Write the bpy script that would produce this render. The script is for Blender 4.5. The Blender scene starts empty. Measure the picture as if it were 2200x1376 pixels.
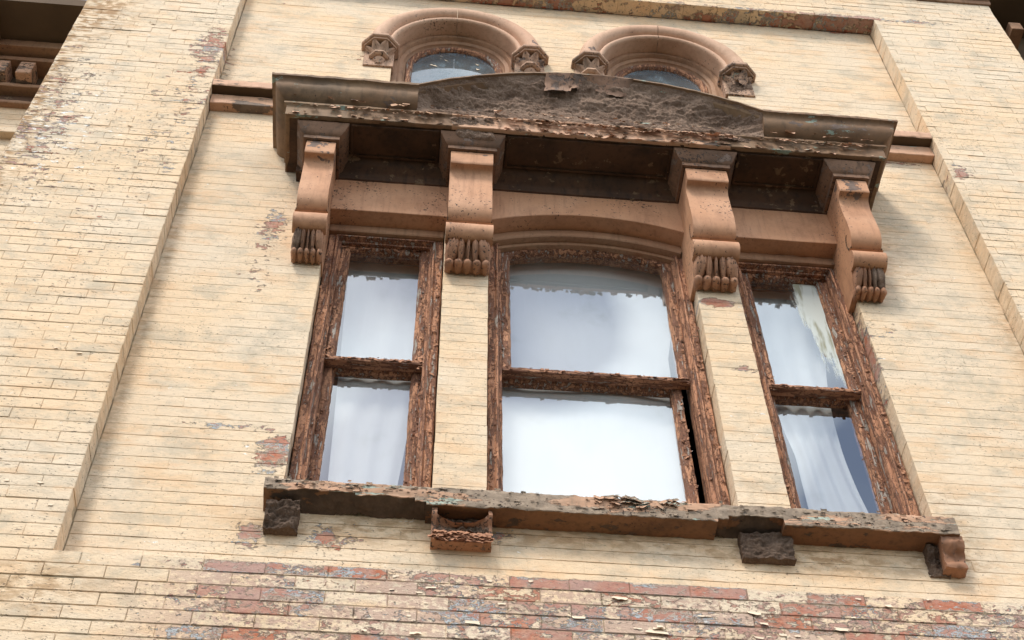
import bpy, math, random
import numpy as np
from mathutils import Vector, Matrix, noise
random.seed(7)
S = bpy.context.scene
COL = S.collection

# ------------------------------------------------------------------ camera, sky, sun, exposure
cam = bpy.data.cameras.new('camera'); cam.lens = 50.007; cam.sensor_width = 36; cam.clip_end = 900; cam.clip_start = 0.05
co = bpy.data.objects.new('camera', cam); COL.objects.link(co); S.camera = co
ax = [(0.995934, -0.089531, -0.009953), (-0.065732, -0.797822, 0.5993), (-0.061597, -0.596209, -0.800463)]
# columns: right, up, back
rgt = Vector((0.995934, -0.089531, -0.009953)); up = Vector((-0.065732, -0.797822, 0.5993)); bk = Vector((-0.061597, -0.596209, -0.800463))
m = Matrix(((rgt.x, up.x, bk.x, 0), (rgt.y, up.y, bk.y, -3.6), (rgt.z, up.z, bk.z, 0), (0, 0, 0, 1)))
co.matrix_world = m

SUN_EL, SUN_AZ = math.radians(50), math.radians(-28)     # azimuth measured from straight out of the wall, negative = from the left
sd = Vector((math.sin(SUN_AZ) * math.cos(SUN_EL), -math.cos(SUN_AZ) * math.cos(SUN_EL), math.sin(SUN_EL)))
sl = bpy.data.lights.new('sun', 'SUN'); sl.energy = 2.45; sl.angle = math.radians(13); sl.color = (1.0, 0.92, 0.81)
so = bpy.data.objects.new('sun', sl); COL.objects.link(so); so.rotation_euler = sd.to_track_quat('Z', 'Y').to_euler()

W = bpy.data.worlds.new('World'); S.world = W; W.use_nodes = True
wt = W.node_tree; wt.nodes.clear()
def wn(t, **k):
    n = wt.nodes.new(t)
    for a, b in k.items(): setattr(n, a, b)
    return n
sky = wn('ShaderNodeTexSky', sky_type='NISHITA', sun_disc=False); sky.sun_elevation = SUN_EL; sky.sun_rotation = math.atan2(sd.x, sd.y)
tc = wn('ShaderNodeTexCoord'); mp = wn('ShaderNodeMapping'); mp.inputs['Scale'].default_value = (1, 1, 1.5); mp.inputs['Location'].default_value = (0.35, 0.1, 0.55)
n1 = wn('ShaderNodeTexNoise'); n1.inputs['Scale'].default_value = 3.3; n1.inputs['Detail'].default_value = 6; n1.inputs['Roughness'].default_value = 0.5
cr = wn('ShaderNodeValToRGB'); cr.color_ramp.elements[0].position = 0.36; cr.color_ramp.elements[1].position = 0.52; cr.color_ramp.elements[0].color = (.07, .07, .07, 1)
n2 = wn('ShaderNodeTexNoise'); n2.inputs['Scale'].default_value = 6.0; n2.inputs['Detail'].default_value = 4
cc = wn('ShaderNodeMix', data_type='RGBA'); cc.inputs['A'].default_value = (7.2, 8.9, 10.6, 1); cc.inputs['B'].default_value = (13.8, 13.7, 13.5, 1)
mx = wn('ShaderNodeMix', data_type='RGBA'); bg = wn('ShaderNodeBackground'); bg.inputs['Strength'].default_value = 0.15; wo = wn('ShaderNodeOutputWorld')
L = wt.links.new
L(tc.outputs['Generated'], mp.inputs['Vector']); L(mp.outputs[0], n1.inputs['Vector']); L(mp.outputs[0], n2.inputs['Vector'])
# openings of blue sky between the clouds (they show mirrored in the panes)
acc = n1.outputs['Fac']
for dv, rad, amp in (((-.005, -.685, .728), .085, .55), ((-.26, -.64, .72), .13, .12), ((.075, -.60, .797), .08, .5), ((.33, -.65, .69), .10, .45), ((-.6, -.3, .74), .35, .15), ((.7, .2, .68), .4, .15), ((-.2, .7, .68), .4, .12)):
    dn = wn('ShaderNodeVectorMath', operation='DISTANCE'); dn.inputs[1].default_value = Vector(dv).normalized(); L(tc.outputs['Generated'], dn.inputs[0])
    mr = wn('ShaderNodeMapRange', interpolation_type='SMOOTHSTEP'); mr.inputs[1].default_value = rad; mr.inputs[2].default_value = 0; mr.inputs[4].default_value = amp; L(dn.outputs['Value'], mr.inputs[0])
    sb = wn('ShaderNodeMath', operation='SUBTRACT'); L(acc, sb.inputs[0]); L(mr.outputs[0], sb.inputs[1]); acc = sb.outputs[0]
L(acc, cr.inputs[0]); L(n2.outputs['Fac'], cc.inputs['Factor']); L(cr.outputs[0], mx.inputs['Factor'])
L(sky.outputs[0], mx.inputs['A']); L(cc.outputs['Result'], mx.inputs['B']); L(mx.outputs['Result'], bg.inputs[0]); L(bg.outputs[0], wo.inputs[0])
S.view_settings.view_transform = 'Standard'; S.view_settings.look = 'None'; S.view_settings.exposure = 0.16; S.view_settings.gamma = 1
S.render.engine = 'CYCLES'; S.cycles.max_bounces = 6; S.cycles.transparent_max_bounces = 12

# ------------------------------------------------------------------ node helper
class M:
    def __init__(s, name, rough=0.85, spec=0.25):
        s.m = bpy.data.materials.new(name); s.m.use_nodes = True; s.t = s.m.node_tree; s.t.nodes.clear()
        s.out = s.t.nodes.new('ShaderNodeOutputMaterial'); s.b = s.t.nodes.new('ShaderNodeBsdfPrincipled')
        s.t.links.new(s.b.outputs[0], s.out.inputs[0]); s.b.inputs['Roughness'].default_value = rough
        s.b.inputs['Specular IOR Level'].default_value = spec
        s.g = s.t.nodes.new('ShaderNodeNewGeometry'); s.P = s.g.outputs['Position']
    def set(s, inp, v):
        if isinstance(v, bpy.types.NodeSocket): s.t.links.new(v, inp)
        elif isinstance(v, (tuple, list)) and len(v) == 3 and inp.type == 'RGBA': inp.default_value = (*v, 1)
        else: inp.default_value = v
    def math(s, op, a, b=0.0, c=0.0, clamp=False):
        n = s.t.nodes.new('ShaderNodeMath'); n.operation = op; n.use_clamp = clamp
        s.set(n.inputs[0], a); s.set(n.inputs[1], b); s.set(n.inputs[2], c); return n.outputs[0]
    def vmul(s, v, k):
        n = s.t.nodes.new('ShaderNodeVectorMath'); n.operation = 'MULTIPLY'; s.set(n.inputs[0], v); n.inputs[1].default_value = k; return n.outputs[0]
    def noise(s, scale, det=4, k=(1, 1, 1), rough=0.55, off=0.0, dist=0.0):
        n = s.t.nodes.new('ShaderNodeTexNoise'); n.inputs['Scale'].default_value = scale; n.inputs['Detail'].default_value = det
        n.inputs['Roughness'].default_value = rough; n.inputs['Distortion'].default_value = dist
        mpn = s.t.nodes.new('ShaderNodeMapping'); mpn.inputs['Scale'].default_value = k; mpn.inputs['Location'].default_value = (off, off * 1.7, off * 0.6)
        s.t.links.new(s.P, mpn.inputs[0]); s.t.links.new(mpn.outputs[0], n.inputs['Vector']); return n.outputs['Fac']
    def vor(s, scale, k=(1, 1, 1), feat='DISTANCE_TO_EDGE', off=0.0):
        n = s.t.nodes.new('ShaderNodeTexVoronoi'); n.feature = feat; n.inputs['Scale'].default_value = scale
        mpn = s.t.nodes.new('ShaderNodeMapping'); mpn.inputs['Scale'].default_value = k; mpn.inputs['Location'].default_value = (off, off, off)
        nz = s.t.nodes.new('ShaderNodeTexNoise'); nz.inputs['Scale'].default_value = scale * 1.7
        s.t.links.new(s.P, nz.inputs['Vector'])
        ad = s.t.nodes.new('ShaderNodeVectorMath'); ad.operation = 'MULTIPLY_ADD'
        s.t.links.new(nz.outputs['Color'], ad.inputs[0]); ad.inputs[1].default_value = (0.5 / scale,) * 3; s.t.links.new(s.P, ad.inputs[2])
        s.t.links.new(ad.outputs[0], mpn.inputs[0]); s.t.links.new(mpn.outputs[0], n.inputs['Vector']); return n.outputs['Distance']
    def step(s, v, a, b):
        n = s.t.nodes.new('ShaderNodeMapRange'); n.interpolation_type = 'SMOOTHSTEP'; s.set(n.inputs[0], v)
        s.set(n.inputs[1], a); s.set(n.inputs[2], b); return n.outputs[0]
    def mix(s, f, a, b):
        n = s.t.nodes.new('ShaderNodeMix'); n.data_type = 'RGBA'; s.set(n.inputs['Factor'], f); s.set(n.inputs['A'], a); s.set(n.inputs['B'], b); return n.outputs['Result']
    def blob(s, c, r, amp=1.0):
        n = s.t.nodes.new('ShaderNodeVectorMath'); n.operation = 'SUBTRACT'; s.set(n.inputs[0], s.P); n.inputs[1].default_value = c
        v = s.vmul(n.outputs[0], (1 / r[0], 1 / r[1], 1 / r[2]))
        l = s.t.nodes.new('ShaderNodeVectorMath'); l.operation = 'LENGTH'; s.t.links.new(v, l.inputs[0])
        return s.math('MULTIPLY', s.math('SUBTRACT', 1.0, l.outputs['Value'], clamp=True), amp)
    def sum(s, lst):
        a = lst[0]
        for b in lst[1:]: a = s.math('ADD', a, b)
        return a
    def xyz(s):
        n = s.t.nodes.new('ShaderNodeSeparateXYZ'); s.t.links.new(s.P, n.inputs[0]); return n.outputs
    def bump(s, h, dist=0.003, strength=1.0):
        n = s.t.nodes.new('ShaderNodeBump'); s.set(n.inputs['Height'], h); n.inputs['Distance'].default_value = dist; n.inputs['Strength'].default_value = strength
        s.t.links.new(n.outputs[0], s.b.inputs['Normal'])
    def col(s, c): s.set(s.b.inputs['Base Color'], c)

BH, BL, BZ0, BJ = 0.0574, 0.2005, 3.2255, 0.0042     # course height, brick pitch, datum joint, joint width
BX0 = -0.8647

# ------------------------------------------------------------------ materials
def brick_material(name, mortar=False):
    s = M(name, 0.8, 0.3)
    x, y, z = s.xyz()
    row = s.math('FLOOR', s.math('DIVIDE', s.math('SUBTRACT', z, BZ0), BH))
    par = s.math('MULTIPLY', s.math('FLOORED_MODULO', row, 2.0), 0.5)
    colx = s.math('FLOOR', s.math('ADD', s.math('DIVIDE', s.math('SUBTRACT', x, BX0), BL), par))
    cb = s.t.nodes.new('ShaderNodeCombineXYZ'); s.set(cb.inputs[0], colx); s.set(cb.inputs[1], row)
    wn_ = s.t.nodes.new('ShaderNodeTexWhiteNoise'); s.t.links.new(cb.outputs[0], wn_.inputs['Vector'])
    rnd = wn_.outputs['Value']
    sp = s.t.nodes.new('ShaderNodeSeparateColor'); s.t.links.new(wn_.outputs['Color'], sp.inputs[0]); rnd2 = sp.outputs[1]; rnd3 = sp.outputs[2]
    # zones of peeling, as they are spread on this wall
    low = s.math('MULTIPLY', s.step(z, 3.285, 3.262), s.step(x, -1.05, -0.55))
    zones = s.sum([
        s.math('MULTIPLY', low, 0.130),
        s.math('MULTIPLY', s.math('MULTIPLY', s.math('MULTIPLY', s.step(z, 3.228, 3.234), s.step(z, 3.282, 3.274)), s.step(x, -.95, -.85)), s.math('MULTIPLY', s.step(rnd2, .40, .46), .115)),
        s.blob((-1.6, 0, 3.1), (.8, 1, .17), .09),
        s.blob((-1.9, 0, 6.1), (.34, 1, 1.2), .16), s.blob((-1.22, 0, 7.0), (.15, 1, .35), .17), s.blob((-1.25, 0, 6.4), (.25, 1, 1.1), .13),
        s.blob((-1.5, 0, 5.4), (.5, 1, 1.2), .07),
        s.blob((-.72, 0, 5.25), (.15, 1, .75), .13), s.blob((-.70, 0, 5.45), (.08, 1, .16), .11), s.blob((-.52, 0, 3.92), (.14, 1, .17), .26), s.blob((-.72, 0, 4.05), (.22, 1, .04), .20),
        s.blob((-.55, 0, 3.5), (.1, 1, .1), .3), s.blob((-.28, 0, 3.5), (.16, 1, .09), .26), s.blob((.32, 0, 3.56), (.1, 1, .06), .2),
        s.blob((1.93, .05, 4.85), (.06, .08, .5), .30), s.blob((2.02, .0, 4.95), (.10, 1, .12), .15), s.blob((1.28, 0, 5.06), (.12, 1, .05), .42), s.blob((1.33, 0, 4.6), (.12, 1, .05), .2),
        s.blob((2.35, -.04, 8.0), (1.3, .25, .045), .26), s.blob((1.0, 0, 8.0), (1.1, .3, .04), .13), s.blob((.3, 0, 7.99), (.8, .3, .03), .16),
        s.blob((2.66, -.05, 6.2), (.1, .3, .12), .3), s.blob((2.3, 0, 6.42), (.35, .4, .04), .2), s.blob((-.42, 0, 7.15), (.22, 1, .1), .14)])
    vr = s.math('MULTIPLY', s.math('SUBTRACT', rnd, 0.5), s.math('MULTIPLY', s.math('ADD', low, 0.22), 0.15))
    v = s.sum([s.math('MULTIPLY', s.noise(11, 5, (1, 1, 2.0), 0.6, dist=0.3), .45), s.math('MULTIPLY', s.noise(34, 8, (1, 1, 1.7), 0.68, off=15, dist=.5), .55), zones, vr])
    gone = s.step(v, 0.655, 0.662)            # cream paint gone
    under_v = 0
    prim = s.step(s.sum([v, s.math('MULTIPLY', s.noise(30, 4, (1, 1, 1.6)), 0.10), s.math('MULTIPLY', rnd2, -0.06)]), 0.70, 0.708)   # primer gone too
    # cream paint colour
    c = s.mix(s.step(s.noise(1.7, 4, (1, 1, 1.6), off=3), .36, .66), (.76, .565, .37), (.73, .59, .435))
    c = s.mix(s.math('MULTIPLY', s.step(s.math('ADD', s.noise(5, 3, (1, 1, 3), off=9), s.math('MULTIPLY', rnd3, .07)), .54, .72), .6), c, (.71, .475, .28))
    c = s.mix(s.math('MULTIPLY', s.step(s.noise(7, 6, (1, 1, 1.4), .65, off=5), .46, .70), .62), c, (.46, .395, .30))
    c = s.mix(s.math('MULTIPLY', s.step(s.noise(38, 5, (1, 1, 2), .7, off=1), .52, .70), .42), c, (.46, .37, .26))
    c = s.mix(s.math('MULTIPLY', s.sum([s.blob((-1.85, 0, 7.3), (.25, 1, .5), 1.3), s.blob((-1.98, 0, 6.2), (.16, 1, 1.6), 1.5), s.blob((-1.3, 0, 3.12), (.5, 1, .16), .9), s.blob((-.1, 0, 3.56), (.7, .6, .12), .9), s.blob((1.5, 0, 3.54), (.7, .6, .13), .9), s.blob((.7, 0, 3.56), (.7, .6, .1), .7), s.blob((2.0, 0, 3.65), (.14, .6, .4), .6), s.blob((-1.13, 0, 5), (.06, .6, 3), .5), s.blob((2.58, 0, 5), (.07, .6, 3), .35), s.blob((2.12, 0, 5.6), (.22, .6, .5), .5)]), s.step(s.noise(18, 5, (1, 1, 2), off=7), .40, .62)), c, (.38, .23, .115))
    brick = s.mix(s.step(s.noise(9, 4, off=4), .40, .60), (.42, .115, .05), (.40, .20, .15))
    brick = s.mix(s.math('MULTIPLY', rnd3, .6), brick, (.40, .27, .24))
    brick = s.mix(s.step(s.noise(60, 3), .62, .75), brick, (.24, .10, .07))
    brick = s.mix(s.math('MULTIPLY', s.step(y, -.03, -.002), s.step(z, 7.9, 8.05)), brick, (.42, .09, .03))
    under = s.mix(s.step(s.noise(4, 2, (1, 1, 2), off=2), .45, .53), (.42, .46, .485), (.46, .36, .29))
    under = s.mix(s.step(s.blob((-1.9, 0, 6.1), (.5, 1, 1.3)), 0, .3), under, (.33, .27, .25))
    # worn paint over the low courses lets the dusty brick show through
    worn = s.math('MULTIPLY', s.math('MULTIPLY', low, s.step(s.math('ADD', s.noise(40, 8, (1, 1, 1.4), .72, off=33), s.math('MULTIPLY', rnd2, .14)), .53, .60)), .72)
    c = s.mix(worn, c, s.mix(s.noise(8, 3, off=3), (.42, .235, .18), (.46, .33, .27)))
    base = s.mix(prim, under, brick)
    c = s.mix(s.math('MULTIPLY', gone, s.math('MULTIPLY_ADD', s.step(s.noise(48, 5, off=41), .3, .62), -.22, 1.0)), c, base)
    # pale whitish flakes on the left pilaster and at the bottom
    c = s.mix(s.step(s.sum([s.noise(17, 6, (1, 1, 2.4), .65, off=12), s.blob((-1.75, 0, 6.0), (.4, 1, 1.0), .13), s.blob((-.4, 0, 2.90), (1.1, 1, .05), .12)]), .69, .70), c, (.78, .76, .72))
    # thin ragged dark rim where paint lifts, speckles of missing paint
    rim = s.math('MULTIPLY', s.step(v, .640, .655), s.step(v, .668, .658))
    c = s.mix(s.math('MULTIPLY', rim, .6), c, (.12, .085, .06))
    sn = s.math('ADD', s.noise(75, 3, (1, 1, 1.9), .6, off=6), s.math('MULTIPLY', s.noise(3.5, 3, off=8), .16))
    chips = s.step(sn, .722, .755)
    c = s.mix(s.math('MULTIPLY', chips, .8), c, (.20, .15, .115))
    if mortar:
        c = s.mix(s.math('MULTIPLY', s.step(s.noise(12, 4, off=13), .35, .62), .75), c, (.23, .18, .11))
    s.col(c)
    h = s.sum([s.math('MULTIPLY', gone, -1.2), s.math('MULTIPLY', prim, -.4), s.math('MULTIPLY', s.noise(20, 6, (1, 1, 1.9), .6, off=1), 1.15), s.math('MULTIPLY', s.noise(80, 6, (1, 1, 1.5), .7), .95),
               s.math('MULTIPLY', chips, -.5), s.math('MULTIPLY', rim, .5)])
    s.bump(h, .0042, .9)
    return s.m
MAT_BRICK = brick_material('peeling_cream_paint_on_brick')
MAT_MORTAR = brick_material('painted_mortar', True)

def stone_paint(name, a, b, dirt=(.10, .07, .045), dirt_amt=.5, patch=None, patch_thr=.62, base=(.13, .09, .072), base_thr=.66, chips=.7, k=(1, 1, 1), zones=None, bump=.5, rough=.7, base_rough_bump=1.2):
    s = M(name, rough, .35)
    c = s.mix(s.step(s.noise(3.1, 4, k, off=2), .35, .65), a, b)
    c = s.mix(s.math('MULTIPLY', s.step(s.noise(6, 6, k, .65, off=5), .45, .75), dirt_amt), c, dirt)
    c = s.mix(s.math('MULTIPLY', s.step(s.noise(70, 3, k, off=3), .5, .7), .18), c, dirt)
    h = [s.math('MULTIPLY', s.noise(35, 5, k), .35), s.math('MULTIPLY', s.noise(160, 3), .12)]
    if patch:
        pv = s.math('ADD', s.noise(16, 6, (k[0], k[1], k[2] * 1.6), .65, off=21), s.math('MULTIPLY', s.noise(2.4, 2, off=4), .22))
        pm = s.step(pv, patch_thr + .1, patch_thr + .108); c = s.mix(pm, c, patch); h.append(s.math('MULTIPLY', pm, -.4))
    bv = s.math('ADD', s.noise(11, 7, (k[0], k[1], k[2] * 1.3), .66, off=31), s.math('MULTIPLY', s.noise(1.9, 2, off=14), .22))
    if zones: bv = s.math('ADD', bv, s.sum([s.blob(*z) for z in zones]))
    bm = s.step(bv, base_thr + .1, base_thr + .106)
    bc = s.mix(s.step(s.noise(24, 5, off=3), .35, .65), base, tuple(v * 1.45 for v in base))
    c = s.mix(bm, c, bc)
    rim = s.math('MULTIPLY', s.step(bv, base_thr + .088, base_thr + .1), s.step(bv, base_thr + .112, base_thr + .102)); c = s.mix(s.math('MULTIPLY', rim, .5), c, (.03, .02, .015))
    c = s.mix(s.math('MULTIPLY', s.step(s.noise(14, 5, (3, 3, .35), .6, off=17), .48, .74), dirt_amt * .7), c, dirt)
    ch = s.step(s.math('ADD', s.noise(85, 2, off=6), s.math('MULTIPLY', s.noise(4, 3, off=7), .5)), chips + .27, chips + .30)
    c = s.mix(s.math('MULTIPLY', ch, .9), c, (.06, .04, .03))
    h += [s.math('MULTIPLY', bm, -.9), s.math('MULTIPLY', s.math('MULTIPLY', bm, s.noise(55, 6, rough=.7)), base_rough_bump), s.math('MULTIPLY', ch, -.5)]
    s.col(c); s.bump(s.sum(h), .004, bump); return s.m
TERRA = (.52, .265, .145); TERRA2 = (.56, .31, .185)
MAT_TERRA_DARK = stone_paint('dark_terracotta_paint', (.30, .145, .08), (.36, .18, .105), dirt=(.13, .075, .05), dirt_amt=.8, base_thr=.62, chips=.6, bump=.9)
MAT_TERRA = stone_paint('terracotta_paint', TERRA, TERRA2, dirt=(.28, .13, .07), dirt_amt=.65, base_thr=.74, chips=.655, bump=.3,
    zones=[((-.53, -.2, 5.76), (.14, .1, .16), .42), ((1.98, -.2, 5.78), (.13, .12, .16), .35), ((2.06, -.15, 5.42), (.03, .2, .35), .22), ((.17, -.24, 5.79), (.16, .05, .05), .22), ((1.72, -.04, 5.8), (.2, .1, .1), .1)])
MAT_CARVED = stone_paint('carved_leaf_paint', (.42, .20, .11), (.46, .24, .14), dirt=(.17, .09, .055), dirt_amt=.75, base_thr=.68, chips=.62, bump=.7)
MAT_CAP = stone_paint('worn_capital_paint', (.44, .26, .17), (.48, .30, .20), dirt=(.13, .09, .06), dirt_amt=.85, patch=(.22, .27, .21), patch_thr=.66, base_thr=.63, chips=.6, bump=.9)
MAT_HOOD = stone_paint('salmon_paint_on_hood', (.56, .33, .215), (.58, .37, .25), dirt=(.30, .17, .10), dirt_amt=.45, base_thr=.76, chips=.68, bump=.25,
    zones=[((c, -.1, 7.33), (.1, .3, .1), .22) for c in (-.36, .52, .83, 1.67)])
MAT_CROWN = stone_paint('dirty_brown_paint_on_cornice', (.215, .118, .062), (.25, .155, .088), dirt=(.085, .06, .04), dirt_amt=.7, patch=(.27, .33, .27), patch_thr=.65, base_thr=.69, chips=.72, k=(.6, 1, 1), bump=.5,
    zones=[((1.95, -.38, 6.07), (.35, .1, .05), .2)])
MAT_SOFFIT = stone_paint('stained_soffit_painted_shade', (.065, .031, .016), (.11, .054, .028), dirt=(.022, .013, .008), dirt_amt=.85, patch=(.19, .12, .07), patch_thr=.62, base_thr=.68, chips=.8, bump=.4)  # stained paint, darkened further to put underside shade into the colour
MAT_SALMON = stone_paint('salmon_flaking_paint', (.62, .37, .25), (.55, .32, .20), dirt=(.3, .18, .11), patch=(.38, .48, .40), patch_thr=.66, base=(.15, .11, .085), base_thr=.60, chips=.68, k=(.5, 1, 1.3), bump=.9)
MAT_SILL = stone_paint('weathered_sill_paint', (.56, .34, .22), (.50, .28, .17), dirt=(.26, .18, .12), dirt_amt=.8, patch=(.37, .42, .345), patch_thr=.61, base=(.235, .175, .125), base_thr=.485, chips=.62, k=(.35, 1, 1.6), bump=1.0)
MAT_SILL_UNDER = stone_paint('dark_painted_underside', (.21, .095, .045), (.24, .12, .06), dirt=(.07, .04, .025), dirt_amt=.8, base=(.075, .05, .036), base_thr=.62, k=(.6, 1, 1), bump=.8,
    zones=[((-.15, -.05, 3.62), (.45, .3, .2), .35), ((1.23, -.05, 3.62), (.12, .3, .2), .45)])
def raw_material(q=1.0):
    s = M('raw_brownstone' if q == 1 else 'darker_brownstone', .95, .1)
    d = lambda *c: tuple(v * q for v in c)
    c = s.mix(s.step(s.noise(9, 7, (.7, 1, 1.5), .65, off=2), .32, .68), d(.15, .095, .068), d(.31, .215, .16))
    c = s.mix(s.math('MULTIPLY', s.step(s.noise(130, 3), .45, .75), .5), c, d(.38, .29, .23))
    c = s.mix(s.math('MULTIPLY', s.step(s.noise(45, 5, off=8), .55, .72), .6), c, (.08, .055, .042))
    s.col(c); s.bump(s.sum([s.noise(60, 8, (.8, 1, 1.5), .75), s.math('MULTIPLY', s.noise(210, 3), .45)]), .007, 1.0); return s.m
MAT_RAW = raw_material(); MAT_RAW_DARK = raw_material(.55)  # second one is the same brownstone in a darker tone

def wood_material(name, base_thr=.61, top=(.50, .245, .14), grain_x=False):
    s = M(name, .75, .3)
    k = (3.4, 3.4, .42) if not grain_x else (.42, 3.4, 3.4)
    g = s.noise(38, 5, tuple(v * v * .5 for v in k), .6)
    wood = s.mix(g, (.24, .20, .165), (.46, .41, .36))
    oldp = s.mix(s.noise(25, 4, k), (.27, .115, .065), (.15, .075, .048))
    v = s.math('ADD', s.noise(15, 7, k, .66, off=3, dist=.3), s.math('MULTIPLY', s.noise(4, 3, off=8), .2))
    m1 = s.step(v, base_thr - .005, base_thr + .003)       # top coat gone
    m2 = s.step(v, base_thr + .10, base_thr + .106)        # bare wood
    c = s.mix(s.step(s.noise(5, 4, k, off=1), .35, .65), top, tuple(v * .74 for v in top))
    cells = s.vor(26, (1.5, 1, .8)) if not grain_x else s.vor(26, (.8, 1, 1.5))
    crack = s.step(cells, .028, .008)
    c = s.mix(s.math('MULTIPLY', crack, s.step(s.noise(9, 3, off=5), .38, .52)), c, (.06, .035, .025))
    c = s.mix(m1, c, oldp); c = s.mix(m2, c, wood)
    c = s.mix(s.math('MULTIPLY', s.math('MULTIPLY', s.step(v, base_thr - .022, base_thr - .002), s.step(v, base_thr + .012, base_thr + .002)), .6), c, (.04, .022, .015))
    sp = s.step(s.math('ADD', s.noise(90, 2, off=9), s.math('MULTIPLY', s.noise(7, 2, off=2), .2)), .72, .75); c = s.mix(s.math('MULTIPLY', sp, .7), c, (.05, .03, .02))
    s.col(c)
    s.bump(s.sum([s.math('MULTIPLY', m1, -.9), s.math('MULTIPLY', m2, -.7), s.math('MULTIPLY', cells, 1.4), s.math('MULTIPLY', g, .5), s.math('MULTIPLY', s.noise(70, 4, k), .5), s.math('MULTIPLY', crack, -.6)]), .0036, .85)
    return s.m
MAT_WOOD = wood_material('peeling_terracotta_paint_on_wood'); MAT_WOODX = wood_material('peeling_paint_on_rail', grain_x=True)
MAT_SASH = wood_material('sash_paint_mostly_lost', .585, (.53, .26, .145))
MAT_CAPBLOCK = stone_paint('brown_bracket_cap', (.20, .105, .06), (.25, .14, .085), dirt=(.07, .045, .03), dirt_amt=.8, base=(.16, .11, .085), base_thr=.6, chips=.62, bump=.8)
MAT_SKIN = stone_paint('brown_salmon_stone_skin', (.36, .205, .13), (.30, .17, .11), dirt=(.14, .095, .07), dirt_amt=.8, base_thr=.60, chips=.6, bump=1.0)
MAT_HEAD = stone_paint('brown_head_moulding', (.33, .175, .10), (.38, .22, .13), dirt=(.10, .06, .035), dirt_amt=.6, base_thr=.74, chips=.72, bump=.4)
def flat(name, c, rough=.8, spec=.3, var=None, sc=12):
    s = M(name, rough, spec)
    s.col(s.mix(s.noise(sc, 4), c, var) if var else c); s.bump(s.noise(sc * 4, 4), .002, .5); return s.m
MAT_FLAKE = stone_paint('paint_flake', (.48, .235, .13), (.38, .18, .10), dirt=(.3, .15, .09), base_thr=.8, bump=.2)
MAT_FLAKE_CREAM = flat('cream_paint_flake', (.73, .575, .41), var=(.70, .58, .45))
MAT_DARK = flat('dark_room', (.22, .235, .25), .9, .1, (.17, .18, .19), 3)
MAT_SHADE = flat('dark_brown_and_painted_shade', (.085, .055, .035), .8, .2, (.13, .085, .05), 6)  # dark brown paint, also used as painted-in shade on undersides and bands
MAT_GROUND = flat('worn_concrete', (.06, .056, .05), .95, .1, (.04, .05, .03), .6)

def cloth_material():
    s = M('white_cotton', .9, .1); s.col(s.mix(s.step(s.noise(6, 5), .55, .8), (.60, .615, .62), (.47, .49, .46)))
    s.bump(s.noise(7, 3, (2.0, 1, .5), .5), .006, .6); s.b.inputs['Sheen Weight'].default_value = .1; return s.m
MAT_CLOTH = cloth_material()
def glass_material(name, dirt=0.0, zones=None, dusty=False):
    s = M(name, .05); t = s.t
    gl = t.nodes.new('ShaderNodeBsdfGlossy'); gl.inputs['Roughness'].default_value = .03; gl.inputs['Color'].default_value = (.96, .98, 1, 1)
    tr = t.nodes.new('ShaderNodeBsdfTransparent'); tr.inputs['Color'].default_value = (.97, .985, .985, 1)
    dt = t.nodes.new('ShaderNodeVectorMath'); dt.operation = 'DOT_PRODUCT'; t.links.new(s.g.outputs['Normal'], dt.inputs[0]); t.links.new(s.g.outputs['Incoming'], dt.inputs[1])
    fr = s.math('MULTIPLY_ADD', s.math('POWER', s.math('SUBTRACT', 1.0, s.math('ABSOLUTE', dt.outputs['Value'])), 5.0), .70, .30)
    bp = t.nodes.new('ShaderNodeBump'); bp.inputs['Distance'].default_value = .0006; bp.inputs['Strength'].default_value = .15; s.set(bp.inputs['Height'], s.noise(5, 2)); t.links.new(bp.outputs[0], gl.inputs['Normal'])
    ms = t.nodes.new('ShaderNodeMixShader'); t.links.new(fr, ms.inputs[0]); t.links.new(tr.outputs[0], ms.inputs[1]); t.links.new(gl.outputs[0], ms.inputs[2])
    df = t.nodes.new('ShaderNodeBsdfDiffuse')
    film = s.math('MULTIPLY', s.step(s.noise(9, 5, (1, 1, .4)), .35, .8), .03)
    dc = (.55, .58, .55)
    if dusty: film = s.math('MULTIPLY_ADD', s.step(s.noise(16, 5), .45, .8), .35, .30); dc = (.21, .27, .31)
    if zones:
        zz = s.math('MULTIPLY', s.step(s.math('ADD', s.sum([s.blob(*z) for z in zones]), s.math('MULTIPLY', s.math('SUBTRACT', s.noise(16, 6, (1.6, 1, .25), .65), .5), 1.4)), .30, .52), .88)
        film = s.math('MAXIMUM', film, zz); dc = s.mix(s.step(s.noise(14, 5, (2, 1, .3), off=4), .5, .68), (.62, .66, .63), (.34, .34, .26))
    s.set(df.inputs['Color'], dc)
    m2 = t.nodes.new('ShaderNodeMixShader'); s.set(m2.inputs[0], film); t.links.new(ms.outputs[0], m2.inputs[1]); t.links.new(df.outputs[0], m2.inputs[2])
    t.links.new(m2.outputs[0], s.out.inputs[0]); t.nodes.remove(s.b); return s.m
MAT_GLASS = glass_material('old_window_glass'); MAT_GLASS_DUSTY = glass_material('dusty_window_glass', dusty=True)
MAT_GLASS_DIRTY = glass_material('streaked_window_glass', zones=[((1.76, .135, 5.36), (.10, .3, .34), 1.0), ((1.80, .135, 5.0), (.11, .3, .45), .85)])

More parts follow.
